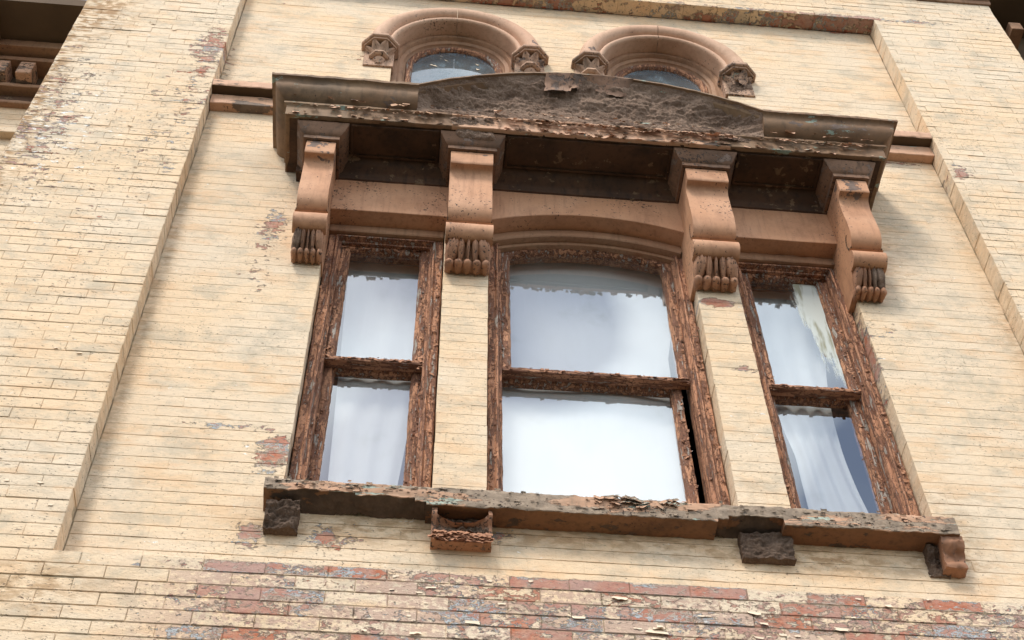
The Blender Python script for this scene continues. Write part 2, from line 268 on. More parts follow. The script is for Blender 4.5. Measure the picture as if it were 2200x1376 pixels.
# ------------------------------------------------------------------ mesh helpers
def link(o, parent=None):
    COL.objects.link(o)
    if parent: o.parent = parent
    return o
def mesh(name, V, F, mat, parent=None, smooth=False, mats=None, fmat=None, autosm=None):
    me = bpy.data.meshes.new(name); me.from_pydata([tuple(map(float, v)) for v in V], [], F); me.validate()
    me.materials.append(mat)
    if mats:
        for q in mats: me.materials.append(q)
    if fmat: me.polygons.foreach_set('material_index', fmat)
    if smooth: me.polygons.foreach_set('use_smooth', [True] * len(me.polygons))
    me.update()
    if autosm: me.set_sharp_from_angle(angle=math.radians(autosm))
    return link(bpy.data.objects.new(name, me), parent)
def tag(o, label, cat, group=None, kind=None):
    if label: o['label'] = label
    if cat: o['category'] = cat
    if group: o['group'] = group
    if kind: o['kind'] = kind
    elif cat: o['kind'] = 'thing'
    return o
def thing(name, label, cat, loc=(0, 0, 0), group=None):
    o = bpy.data.objects.new(name, None); o.empty_display_size = .1; COL.objects.link(o); return tag(o, label, cat, group)
def quadgrid(nu, nv, off=0, flip=False):
    F = []
    for i in range(nu - 1):
        for j in range(nv - 1):
            a = off + i * nv + j; q = (a, a + nv, a + nv + 1, a + 1); F.append(q[::-1] if flip else q)
    return F
class Acc:
    def __init__(s): s.V = []; s.F = []; s.m = []
    def add(s, V, F, mi=0):
        o = len(s.V); s.V += [tuple(v) for v in V]; s.F += [tuple(o + i for i in f) for f in F]; s.m += [mi] * len(F)
    def box(s, x0, x1, y0, y1, z0, z1, mi=0):
        s.add([(x0, y0, z0), (x1, y0, z0), (x1, y1, z0), (x0, y1, z0), (x0, y0, z1), (x1, y0, z1), (x1, y1, z1), (x0, y1, z1)],
              [(0, 3, 2, 1), (4, 5, 6, 7), (0, 1, 5, 4), (1, 2, 6, 5), (2, 3, 7, 6), (3, 0, 4, 7)], mi)
    def bbox(s, x0, x1, y0, y1, z0, z1, b=.003, mi=0):
        """box whose front (-Y) edges are chamfered"""
        V = [(x0 + b, y0, z0 + b), (x1 - b, y0, z0 + b), (x1 - b, y0, z1 - b), (x0 + b, y0, z1 - b),
             (x0, y0 + b, z0), (x1, y0 + b, z0), (x1, y0 + b, z1), (x0, y0 + b, z1), (x0, y1, z0), (x1, y1, z0), (x1, y1, z1), (x0, y1, z1)]
        F = [(0, 1, 2, 3), (4, 5, 1, 0), (5, 6, 2, 1), (6, 7, 3, 2), (7, 4, 0, 3), (8, 9, 5, 4), (9, 10, 6, 5), (10, 11, 7, 6), (11, 8, 4, 7), (11, 10, 9, 8)]
        s.add(V, F, mi)
    def build(s, name, mat, parent=None, **k): return mesh(name, s.V, s.F, mat, parent, **k)
def fbm(x, y, z, sc, oc=4, seed=0): return noise.fractal(Vector((x * sc + seed, y * sc + seed * .7, z * sc)), 1.0, 2.0, oc)
def wobble(V, amp, sc, seed=0):
    out = []
    for v in V:
        n = noise.noise_vector(Vector((v[0] * sc + seed, v[1] * sc, v[2] * sc))); out.append((v[0] + n.x * amp, v[1] + n.y * amp, v[2] + n.z * amp))
    return out
def arcpts(cx, cz, r, a0, a1, n): return [(cx + r * math.cos(a), cz + r * math.sin(a)) for a in [a0 + (a1 - a0) * i / (n - 1) for i in range(n)]]
def dense(P, step):
    out = [P[0]]
    for a, b in zip(P, P[1:]):
        n = max(1, int(math.dist(a, b) / step)); out += [tuple(a[k] + (b[k] - a[k]) * i / n for k in range(len(a))) for i in range(1, n + 1)]
    return out
def extrude_x(prof, x0, x1, nx=2, closed=True, caps=True):
    """prof: (y,z) list; extruded along X"""
    V = []; n = len(prof)
    for i in range(nx):
        x = x0 + (x1 - x0) * i / (nx - 1); V += [(x, p[0], p[1]) for p in prof]
    F = []
    for i in range(nx - 1):
        for j in range(n if closed else n - 1):
            a = i * n + j; b = i * n + (j + 1) % n; F.append((a, b, b + n, a + n))
    if caps and closed: F.append(tuple(range(n))[::-1]); F.append(tuple((nx - 1) * n + j for j in range(n)))
    return V, F
def sweep_u(prof, x0, x1, yf, yb, xs=None):
    """profile (outward offset, z) carried round a projecting box: wall -> front -> wall, mitred"""
    def ring(kind, t):
        return [(x0 - o, yb + (yf - o - yb) * t, z) if kind == 0 else ((x1 + o, yb + (yf - o - yb) * t, z) if kind == 2 else (x0 - o + (x1 - x0 + 2 * o) * t, yf - o, z)) for o, z in prof]
    rings = [ring(0, t) for t in (0, .25, .5, .75)] + [ring(1, t) for t in (xs or [i / 40 for i in range(41)])] + [ring(2, t) for t in (.75, .5, .25, 0)]
    V = [v for r in rings for v in r]; return V, quadgrid(len(rings), len(prof))

# ------------------------------------------------------------------ ground
mesh('ground', [(-60, -80, -1.6), (60, -80, -1.6), (60, 10, -1.6), (-60, 10, -1.6)], [(0, 1, 2, 3)], MAT_GROUND)['kind'] = 'structure'

# ------------------------------------------------------------------ the brick wall
RX0, RX1, RZ0, RZ1, RD = -1.156, 2.602, 3.283, 8.004, 0.10     # recessed panel of the wall
PX0, PX1 = -1.98, 3.415                                          # wall ends
WINS = [(-.465, .0695), (.270, 1.199), (1.398, 1.931)]
WZ0, WZ1 = 3.66, 5.70
ARCH = [(.077, 7.27), (1.2500, 7.25)]
wall = thing('brick_wall', 'cream painted brick wall with peeling paint, red brick showing along its bottom courses', 'wall')
def subtract(iv, a, b):
    out = []
    for p, q in iv:
        if b <= p or a >= q: out.append((p, q)); continue
        if a > p: out.append((p, a))
        if b < q: out.append((b, q))
    return out
R_ = np.array([[rgt.x, rgt.y, rgt.z], [up.x, up.y, up.z], [bk.x, bk.y, bk.z]])
def proj(x, y, z):
    c = R_ @ np.array([x, y + 3.6, z]); d = -c[2]; return 512 + 1422.4 * c[0] / d, 320 - 1422.4 * c[1] / d, d
bricks = []
k0, k1 = int((2.05 - BZ0) / BH) - 1, int((9.2 - BZ0) / BH)
for k in range(k0, k1):
    za, zb = BZ0 + k * BH, BZ0 + (k + 1) * BH
    zm = (za + zb) / 2
    for plane in (0, 1):
        if plane == 0:      # recessed panel
            if zb < RZ0 - .001 or za > RZ1: continue
            iv = [(RX0 + .001, RX1 - .001)]
            if WZ0 < zm < WZ1:
                for a, b in WINS: iv = subtract(iv, a, b)
            for cx, cz in ARCH:
                if 6.25 < zm:
                    w = .41 if zm < cz else (math.sqrt(.41 ** 2 - (zm - cz) ** 2) if zm - cz < .41 else 0)
                    ww = .345 if zm < cz - .13 else w
                    if ww > 0: iv = subtract(iv, cx - ww, cx + ww)
            y0 = 0.0; lo, hi = za, min(zb, RZ1)
            lo = max(lo, RZ0)
        else:
            iv = [(PX0, PX1)]
            if RZ0 < zm < RZ1: iv = subtract(iv, RX0, RX1)
            y0 = -RD; lo, hi = za, zb
            if lo < RZ1 < hi: pass
        if hi - lo < .02: continue
        off = .5 if k % 2 else 0.0
        if plane == 0: off += .13
        for a, b in iv:
            n0 = math.floor((a - BX0) / BL + off) ; cuts = [a]
            n = n0 + 1
            while True:
                xx = BX0 + (n - off) * BL + random.uniform(-.006, .006)
                if xx > b - .03: break
                if xx > a + .03: cuts.append(xx)
                n += 1
            cuts.append(b)
            for c0, c1 in zip(cuts, cuts[1:]):
                if c1 - c0 < .015: continue
                hj = .0001 if plane == 0 else (.0016 if zm < 3.3 else .0008)
                e0 = hj * random.uniform(.6, 1.4) if c0 > a + 1e-6 else random.uniform(0, .0028); e1 = hj * random.uniform(.6, 1.4) if c1 < b - 1e-6 else random.uniform(0, .0028)
                j = BJ * (random.uniform(.65, 1.05) if plane == 1 and zm < 3.3 else random.uniform(.2, .6) if plane == 1 else random.uniform(.10, .5))
                bricks.append((c0 + e0, c1 - e1, y0 + random.gauss(0, .0007 if plane else .00025), lo + j * .5, hi - j * .5, plane))
def vis(b):
    u, v, d = proj((b[0] + b[1]) / 2, b[2], (b[3] + b[4]) / 2)
    if not (-60 < u < 1084 and -10 < v < 650): return 0
    if b[5] == 0 and 3.6 < (b[3] + b[4]) / 2 < 3.7 and -.5 < (b[0] + b[1]) / 2 < 1.95: return 0
    return (b[1] - b[0]) * (b[4] - b[3]) / d ** 3
order = sorted(range(len(bricks)), key=lambda i: -vis(bricks[i]))
single = set(order[:300])
def brick_geo(w, h, d=.1, b=.0016, seed=0):
    """brick with slightly irregular arrises"""
    nx = max(3, int(w / .022)); rs = random.Random(seed)
    xs = [i / nx * w for i in range(nx + 1)]
    lo = [rs.uniform(0, .0013) for _ in xs]; hi = [rs.uniform(0, .0013) for _ in xs]
    V = []
    for i, x in enumerate(xs):
        xx = min(max(x, b), w - b) if i in (0, nx) else x
        V += [(x if i not in (0, nx) else x, d, 0), (x, b, lo[i]), (xx, 0, b + lo[i]), (xx, 0, h - b - hi[i]), (x, b, h - hi[i]), (x, d, h)]
    F = quadgrid(nx + 1, 6, flip=True)
    F += [(0, 1, 4, 5), (1, 2, 3, 4)]; o = nx * 6; F += [(o + 5, o + 4, o + 1, o), (o + 4, o + 3, o + 2, o + 1)]
    return V, F
rest = Acc(); cache = {}
for i in order:
    x0, x1, y0, z0, z1, pl = bricks[i]
    w, h = round(x1 - x0, 2), round(z1 - z0, 3)
    if i in single:
        key = (w, h, random.randint(0, 2), pl)
        if key not in cache:
            V, F = brick_geo(w, h, .098, b=.0014 if pl else .0006, seed=hash(key) & 255)
            me = bpy.data.meshes.new('brick'); me.from_pydata(V, [], F); me.materials.append(MAT_BRICK); cache[key] = me
        o = bpy.data.objects.new('brick', cache[key]); COL.objects.link(o); o.parent = wall
        o.location = (x0, y0, z0); o.scale = ((x1 - x0) / w, 1, (z1 - z0) / h)
        o.rotation_euler = (random.gauss(0, .012 if pl else .006), 0, random.gauss(0, .0015))
    else:
        t = random.gauss(0, .0006 if pl else .0002)
        st = len(rest.V); rest.bbox(x0, x1, y0, y0 + .097, z0, z1, .0012 if pl else .0006)
        rest.V[st:] = [(v[0], v[1] + (t if v[2] > (z0 + z1) / 2 else -t) if v[1] < y0 + .05 else v[1], v[2]) for v in rest.V[st:]]
o = rest.build('brick_courses', MAT_BRICK, wall); o['kind'] = 'stuff'
# mortar bed behind the faces: slabs set back 3 mm
mo = Acc(); SB = .0028
def mslab(x0, x1, z0, z1, yf, yb=.3): mo.box(x0, x1, yf + SB, yb, z0, z1)
e = SB
mslab(PX0 + e, RX0 - e, 1.9, 9.2, -RD); mslab(RX1 + e, PX1 - e, 1.9, 9.2, -RD)
mslab(RX0 - e, RX1 + e, 1.9, RZ0 - e, -RD); mslab(RX0 - e, RX1 + e, RZ1 + e, 9.2, -RD)
# recessed panel mortar with openings
xsr = [RX0 - e] + [v for a, b in WINS for v in (a - e, b + e)] + [RX1 + e]
for i in range(0, len(xsr), 2): mslab(xsr[i], xsr[i + 1], WZ0, WZ1, 0)
mslab(RX0 - e, RX1 + e, RZ0 - e, WZ0, 0); mslab(RX0 - e, RX1 + e, WZ1, 6.3, 0)
def arch_slab(cx, cz, r, x0, x1, z0, z1, yf, yb):
    P = [(cx - r, z0)] + [(cx + r * math.cos(a), cz + r * math.sin(a)) for a in [math.pi - math.pi * i / 24 for i in range(25)]] + [(cx + r, z0)]
    V = []; F = []
    Q = []
    for (x, z) in P:
        if z <= cz + 1e-6: Q.append((x0 if x < cx else x1, z))
        else: Q.append((x, z1))
    for y in (yf, yb):
        V += [(x, y, z) for x, z in P] + [(x, y, z) for x, z in Q]
    n = len(P); N = 2 * n
    for i in range(n - 1):
        F += [(i, i + 1, n + i + 1, n + i), (i, N + i, N + i + 1, i + 1)]
    mo.add(V, F)
    return
xm = (ARCH[0][0] + ARCH[1][0]) / 2
for (cx, cz), (a, b) in zip(ARCH, ((RX0 - e, xm), (xm, RX1 + e))): arch_slab(cx, cz, .36, a, b, 6.3, RZ1 + e, SB, .3)
mo.build('mortar', MAT_MORTAR, wall)
back = Acc(); back.box(PX0 + .01, RX0, -.05, 3.0, -1.6, 2.3); back.box(RX0, PX1 - .01, -.05, 3.0, -1.6, 2.1)
back.build('lower_wall', MAT_BRICK, wall)
for xa_, xb_, yb_ in ((PX1 - .07, PX1 - .004, 6.0), (PX0 + .004, PX0 + .08, .7)):
    A_ = Acc(); A_.box(xa_, xb_, -.09, yb_, -1.6, 9.2); A_.build('return_wall', MAT_MORTAR, wall)
A_ = Acc(); A_.box(PX0 + .09, PX1 - .08, .32, 6.0, 8.95, 9.2); A_.build('roof_slab', MAT_SHADE, wall)
# dark rooms behind the openings
room = Acc(); room.box(PX0 + .05, PX1 - .05, .3, 3.4, 3.2, 5.95); room.box(PX0 + .05, PX1 - .05, .3, 3.4, 6.1, 8.9)
room.F = [f[::-1] for f in room.F]
keep = [i for i in range(len(room.F)) if i % 6 != 2]
room.F = [room.F[i] for i in keep]
o = room.build('interior_room', MAT_DARK); o['kind'] = 'structure'

# ------------------------------------------------------------------ loose paint flakes
def flake(A, p, u, v, n, size, curl, seed, mi=0, asp=1.0):
    """irregular sheet starting on the surface at p and lifting away along u"""
    rs = random.Random(seed); nu, nv = 4, 4
    V = []
    w0 = [rs.uniform(.75, 1.15) for _ in range(nu)]
    for i in range(nu):
        t = i / (nu - 1)
        for j in range(nv):
            q = (j / (nv - 1) - .5) * w0[i] * size * asp
            l = t * size * (1 + (rs.uniform(-.25, .25) if i == nu - 1 else 0))
            V.append(tuple(p[k] + u[k] * l + v[k] * q + n[k] * (.0012 + curl * t * t + rs.uniform(0, .0006)) for k in range(3)))
    A.add(V, quadgrid(nu, nv), mi)

fl = Acc(); rs = random.Random(11)
for _ in range(46):
    x = rs.triangular(-.3, 2.4, .9); z = BZ0 - BH * rs.choice((0, 1, 2, 3, 4)) + rs.uniform(.004, .05)
    u = Vector((rs.uniform(-.12, .12), 0, -1)).normalized(); v = Vector((1, 0, u.x)); big = rs.random() < .3
    flake(fl, (x, -.1002, z), u, v, (0, -1, 0), rs.uniform(.011, .017) if big else rs.uniform(.006, .010), rs.uniform(.003, .007) if big else rs.uniform(.001, .003), rs.randint(0, 9999), 0, rs.uniform(1.6, 4.0))
for _ in range(30):
    x = rs.uniform(-1.95, -1.2); z = rs.uniform(3.4, 7.3)
    u = Vector((rs.uniform(-.15, .15), 0, -1)).normalized(); v = Vector((1, 0, u.x))
    flake(fl, (x, -.1004, z), u, v, (0, -1, 0), rs.uniform(.004, .010), rs.uniform(.001, .005), rs.randint(0, 9999), 0, rs.uniform(1.2, 3))
mesh('loose_paint', fl.V, fl.F, MAT_FLAKE_CREAM, wall)['kind'] = 'stuff'

# ------------------------------------------------------------------ windows
GZT = [5.435, 5.435, 5.435]
def jamb_sweep(cx, half, z0, zs, top, prof, nseg=20, cz=None, R=None, kind='rect'):
    """profile (inset, y) swept up the left side, across the head, down the right side.
       kind rect: square head at z=top; seg: segmental head of radius R springing at zs"""
    rings = []
    def dirring(base, d): return [(base[0] + d[0] * o, y, base[1] + d[1] * o) for o, y in prof]
    nz = 28
    if kind == 'rect':
        for i in range(nz): rings.append(dirring((cx - half, z0 + (top - z0) * i / nz), (1, 0)))
        rings.append(dirring((cx - half, top), (1, -1)))
        for i in range(1, 10): rings.append(dirring((cx - half + 2 * half * i / 10, top), (0, -1)))
        rings.append(dirring((cx + half, top), (-1, -1)))
        for i in range(nz): rings.append(dirring((cx + half, top - (top - z0) * (i + 1) / nz), (-1, 0)))
    elif kind == 'seg':
        for i in range(nz): rings.append(dirring((cx - half, z0 + (zs - z0) * i / nz), (1, 0)))
        a = math.asin(half / R); zc = zs - R * math.cos(a)
        for i in range(nseg + 1):
            th = -a + 2 * a * i / nseg; d = (-math.sin(th), -math.cos(th))
            if i in (0, nseg): d = ((1 if i == 0 else -1), -1 + .0)
            rings.append(dirring((cx + R * math.sin(th), zc + R * math.cos(th)), d))
        for i in range(nz): rings.append(dirring((cx + half, zs - (zs - z0) * (i + 1) / nz), (-1, 0)))
    elif kind == 'round':
        for i in range(10): rings.append(dirring((cx - half, z0 + (zs - z0) * i / 10), (1, 0)))
        for i in range(41):
            th = math.pi - math.pi * i / 40; rings.append(dirring((cx + half * math.cos(th), zs + half * math.sin(th)), (-math.cos(th), -math.sin(th))))
        for i in range(10): rings.append(dirring((cx + half, zs - (zs - z0) * (i + 1) / 10), (-1, 0)))
    V = [v for r in rings for v in r]; return V, quadgrid(len(rings), len(prof), flip=True)
def pane_poly(cx, half, z0, z1, kind='rect', R=None, n=20):
    if kind == 'rect': return [(cx - half, z0), (cx + half, z0), (cx + half, z1), (cx - half, z1)]
    if kind == 'seg':
        a = math.asin(half / R); zc = z1 - R * math.cos(a)
        return [(cx - half, z0), (cx + half, z0)] + [(cx + R * math.sin(a - 2 * a * i / n), zc + R * math.cos(a - 2 * a * i / n)) for i in range(n + 1)]
    return [(cx - half, z0), (cx + half, z0)] + [(cx + half * math.cos(math.pi * i / n), z1 + half * math.sin(math.pi * i / n)) for i in range(n + 1)]
def pane(poly, y, mat, parent, th=.003):
    n = len(poly); V = [(x, y, z) for x, z in poly]
    F = [tuple(range(n))]
    return mesh('pane', V, F, mat, parent)
def rough_edges(V, amp=.0022, sc=26, seed=0): return wobble(wobble(V, amp, sc, seed), amp * .5, sc * 3.1, seed + 5)

def main_window(i, label, shift=0.0):
    x0, x1 = WINS[i]; cx, half = (x0 + x1) / 2, (x1 - x0) / 2 - .004
    kind = 'seg' if i == 1 else 'rect'
    R = 1.246 if i == 1 else None
    zb = 3.63; ztop = 5.545
    w = thing('sash_window', label, 'window', group='sash windows under the cornice')
    # casing: brick mould, fillet, bead; front at y=.075
    prof = [(-.01, .15), (.0, .074), (.004, .070), (.030, .070), (.034, .066), (.038, .062), (.044, .064), (.046, .078), (.050, .090), (.060, .090), (.0605, .19)]
    V, F = jamb_sweep(cx, half, zb, ztop - .0, ztop - .02, dense(prof, .007), kind=kind, R=R)
    o = mesh('casing', rough_edges(V, .0022, 22, i * 7), F, MAT_WOOD, w, smooth=True, autosm=34)
    # stepped head moulding under the stone lintel (cleaner brown paint)
    hp = [(.03, -.012), (.03, .052)] if False else None
    A = Acc()
    steps = [(.003, -.01, .20), (.052, .05, .20), (.070, .082, .20)]    # (drop, front y, back y)
    def headprof(d0, d1, y): return [(d0, .16), (d0, y), (d0 + .004, y - .003), (d1 - .006, y - .003), (d1, y + .002), (d1, .16)]
    nn = 24
    for d0, d1, y in ((.0, .050, .045), (.048, .066, .082)):
        P = headprof(d0, d1, y); rings = []
        hh = half - (.001 if y < .06 else .012)
        for q in range(nn + 1):
            if kind == 'seg':
                a = math.asin(half / R); zc = ztop - R * math.cos(a); th = (-a + 2 * a * q / nn) * hh / half
                rings.append([(cx + (R - o_) * math.sin(th), yy, zc + (R - o_) * math.cos(th)) for o_, yy in P])
            else: rings.append([(cx - hh + 2 * hh * q / nn, yy, ztop - o_) for o_, yy in P])
        A.add([v for r in rings for v in r], quadgrid(nn + 1, len(P), flip=True))
    V = wobble(A.V, .0007, 20, 3) if i < 2 else rough_edges(A.V, .004, 18, 3)
    mesh('head_moulding', V, A.F, MAT_HEAD, w, smooth=True, autosm=34)
    # sashes
    gz = 5.435 if kind == 'rect' else 5.478
    Rg = 1.03 if kind == 'seg' else None
    sh = half - .060; gh = sh - .044
    zr0, zr1 = 4.625, 4.672        # meeting rail of the upper sash
    us = thing('upper_sash', None, None); us.parent = w
    def sash(parent, cx_, sh_, gh_, z0, z1, gz0, gz1, yf, yb, kd, Rr, mat, railmat, seed):
        # stiles + top rail as a sweep, bottom rail as a box
        pr_ = dense([(0, yb), (0, yf), (.004, yf - .002), (sh_ - gh_ - .014, yf - .002), (sh_ - gh_ - .006, yf + .006), (sh_ - gh_, yf + .016), (sh_ - gh_, yb)], .008)
        V, F = jamb_sweep(cx_, sh_, z0, z1, z1, pr_, kind=kd, R=Rr)
        mesh('sash_frame', rough_edges(V, .003, 24, seed), F, mat, parent, smooth=True, autosm=36)
        rp = dense([(yb, z0), (yf - .003, z0), (yf - .005, z0 + .004), (yf - .004, gz0 - .010), (yf + .008, gz0), (yb, gz0)], .012)
        V, F = extrude_x(rp, cx_ - sh_, cx_ + sh_, 50)
        mesh('rail', rough_edges(V, .0022, 26, seed + 3), F, railmat, parent, smooth=True, autosm=36)
    sash(us, cx, sh, gh, zr0, (gz + .05) if kind == 'rect' else gz + .042, zr0 + .030, gz, .110, .152, kind, Rg + .05 if Rg else None, MAT_SASH, MAT_WOODX, i * 11)
    gm = MAT_GLASS_DIRTY if i == 2 else MAT_GLASS
    pane(pane_poly(cx, gh + .004, zr0 + .02, gz + .003 if kind == 'rect' else gz - .002, kind, Rg), .131, gm, us)
    ls = thing('lower_sash', None, None); ls.parent = w
    lcx = cx + shift
    sash(ls, lcx, sh, gh, 3.64, 4.665, 3.72, 4.59, .157, .198, 'rect', None, MAT_SASH, MAT_WOODX, i * 11 + 5)
    pane(pane_poly(lcx, gh + .004, 3.70, 4.60), .178, MAT_GLASS, ls)
    if shift:
        pass
    # loose curled paint along stiles, rails and casing
    fl = Acc(); rs = random.Random(i + 50)
    for _ in range(330):
        z = rs.uniform(3.86, 5.40); side = rs.choice((-1, 1)); t = rs.random()
        low = z < 4.60
        if t < .42:       # on the casing face
            px, py = cx + side * (half - rs.uniform(.006, .028)), .066
        elif t < .50: px, py = cx + side * (half - .050 - rs.uniform(0, .008)), .088
        else:
            c_ = lcx if low else cx
            px, py = c_ + side * (gh + rs.uniform(.012, .042)), (.155 if low else .108)
        u = Vector((rs.uniform(-1, 1), 0, rs.uniform(-1, 1))).normalized()
        if t > .5: u = Vector((rs.choice((side, side, -side * .3)), 0, rs.uniform(-1, 1))).normalized()
        v = Vector((-u.z, 0, u.x)); flake(fl, (px, py, z), u, v, (0, -1, 0), rs.choice((.004, .005, .007, .010)) * rs.uniform(.8, 1.3), rs.uniform(.0012, .006), rs.randint(0, 9999), rs.choice((0, 1, 1)), rs.uniform(.7, 2.2))
    for _ in range(60):
        px = cx + rs.uniform(-sh, sh); top = rs.random() < .5
        if top:
            zz = gz + .01 + rs.uniform(0, .03)
            if kind == 'seg': zz = gz - (Rg - math.sqrt(max(Rg ** 2 - (px - cx) ** 2, 0))) + (Rg - math.sqrt(Rg ** 2 - gh ** 2)) + rs.uniform(.002, .035)
        else: zz = rs.uniform(zr0 + .014, zr0 + .026)
        u = Vector((rs.uniform(-.4, .4), 0, -1)).normalized(); v = Vector((1, 0, u.x))
        flake(fl, (px, .107, zz), u, v, (0, -1, 0), rs.uniform(.006, .018), rs.uniform(.002, .009), rs.randint(0, 9999), rs.choice((0, 1)), rs.uniform(.8, 1.8))
    mesh('loose_paint', fl.V, fl.F, MAT_FLAKE, w, mats=[MAT_WOOD], fmat=fl.m)['kind'] = 'stuff'
    # backing board in the gap beside a shifted sash
    return w
main_window(0, 'narrow two-pane sash window at the left, limp white curtain behind it')
main_window(1, 'wide middle sash window with a curved top and a sheet hung across it', -.034)
main_window(2, 'narrow two-pane sash window at the right, upper pane streaked with dirt')

# curtains: hung inside, things of their own
def curtain(name, label, x_of, z0, z1, y, nx=60, nz=70, amp=.010, folds=9, seed=0, sag=0.0, hole=None):
    V = []
    for i in range(nx):
        u = i / (nx - 1)
        for j in range(nz):
            t = j / (nz - 1); a, b = x_of(1 - t); x = a + (b - a) * u; z = z0 + (z1 - z0) * t
            yy = y + amp * math.sin(u * folds * math.pi + 1.4 * math.sin(t * 3 + seed)) * (.35 + .65 * (1 - t)) + .006 * fbm(x, z, seed, 3.0, 3)
            if sag: yy += .008 * math.sin((u - .5) ** 2 * 14 + t * 9) * (1 - t); z -= sag * math.sin(u * math.pi) * (1 - abs(2 * t - 1)) * .2
            V.append((x, yy, z))
    F = quadgrid(nx, nz)
    if hole:
        F = [f for f in F if not hole(sum(V[k][0] for k in f) / 4, sum(V[k][2] for k in f) / 4)]
    return tag(mesh(name, V, F, MAT_CLOTH, None, smooth=True), label, 'curtain', 'white curtains inside the windows')
def xo1(s):   # s = 0 top .. 1 bottom
    return (-.365 + .05 * s, .02 - .13 * s ** 1.6)
curtain('curtain', 'limp white curtain inside the narrow left window, slightly narrower at the bottom', xo1, 3.5, 5.50, .222, seed=1, folds=6, amp=.006, nx=90, nz=150)
curtain('curtain', 'white sheet stretched across the wide middle window', lambda s: (.27, 1.20 - .115 * min(1, s * 3) ), 3.5, 5.62, .214, seed=3, folds=3, amp=.006, sag=.6)
def xo3(s): return (1.455 + .10 * min(1, max(0, s - .2) * 2.6), 1.87 - .12 * math.sin(min(1, s * .95) * math.pi) ** 1.5 + .02 * s)
curtain('curtain', 'narrow white curtain pinched in the middle inside the right window', xo3, 3.5, 5.50, .228, seed=5, folds=7, amp=.008)

# ------------------------------------------------------------------ brownstone brackets
BR = [(-.597, -.462), (.075, .272), (1.182, 1.378), (1.908, 2.050)]
BLAB = ['narrow scroll bracket at the left end of the cornice, its top block chipped bare', 'broad clean scroll bracket on the pier left of the middle window',
        'broad scroll bracket on the pier right of the middle window, above a bare red brick', 'narrow scroll bracket at the right end of the cornice, pitted and flaking']
def ellipsoid_leaf(cx, cy, cz, L, w, t, lean, tilt, seed, bend=.0):
    """carved leaf: long axis mostly vertical, leaning sideways by 'lean', foot tucked back by 'tilt', with grooves"""
    V = []; nu, nv = 20, 25
    for i in range(nu):
        s = i / (nu - 1); z = cz + L * (.5 - s); wd = w * (math.sin(math.pi * min(1, (s * .93 + .05)) ** .8) ** .65)
        for j in range(nv):
            a = 2 * math.pi * j / (nv - 1)
            gx = math.cos(a); gy = -math.sin(a)
            groove = 1 - .30 * abs(math.sin(gx * 5 + seed)) ** 3 * (gy < 0)
            V.append((cx + lean * (s - .15) ** 1.3 * (1 if s > .15 else 0) if False else cx + lean * s * s + wd * gx, cy + tilt * s + bend * math.sin(math.pi * s) + t * wd / w * gy * groove, z))
    return V, quadgrid(nu, nv)
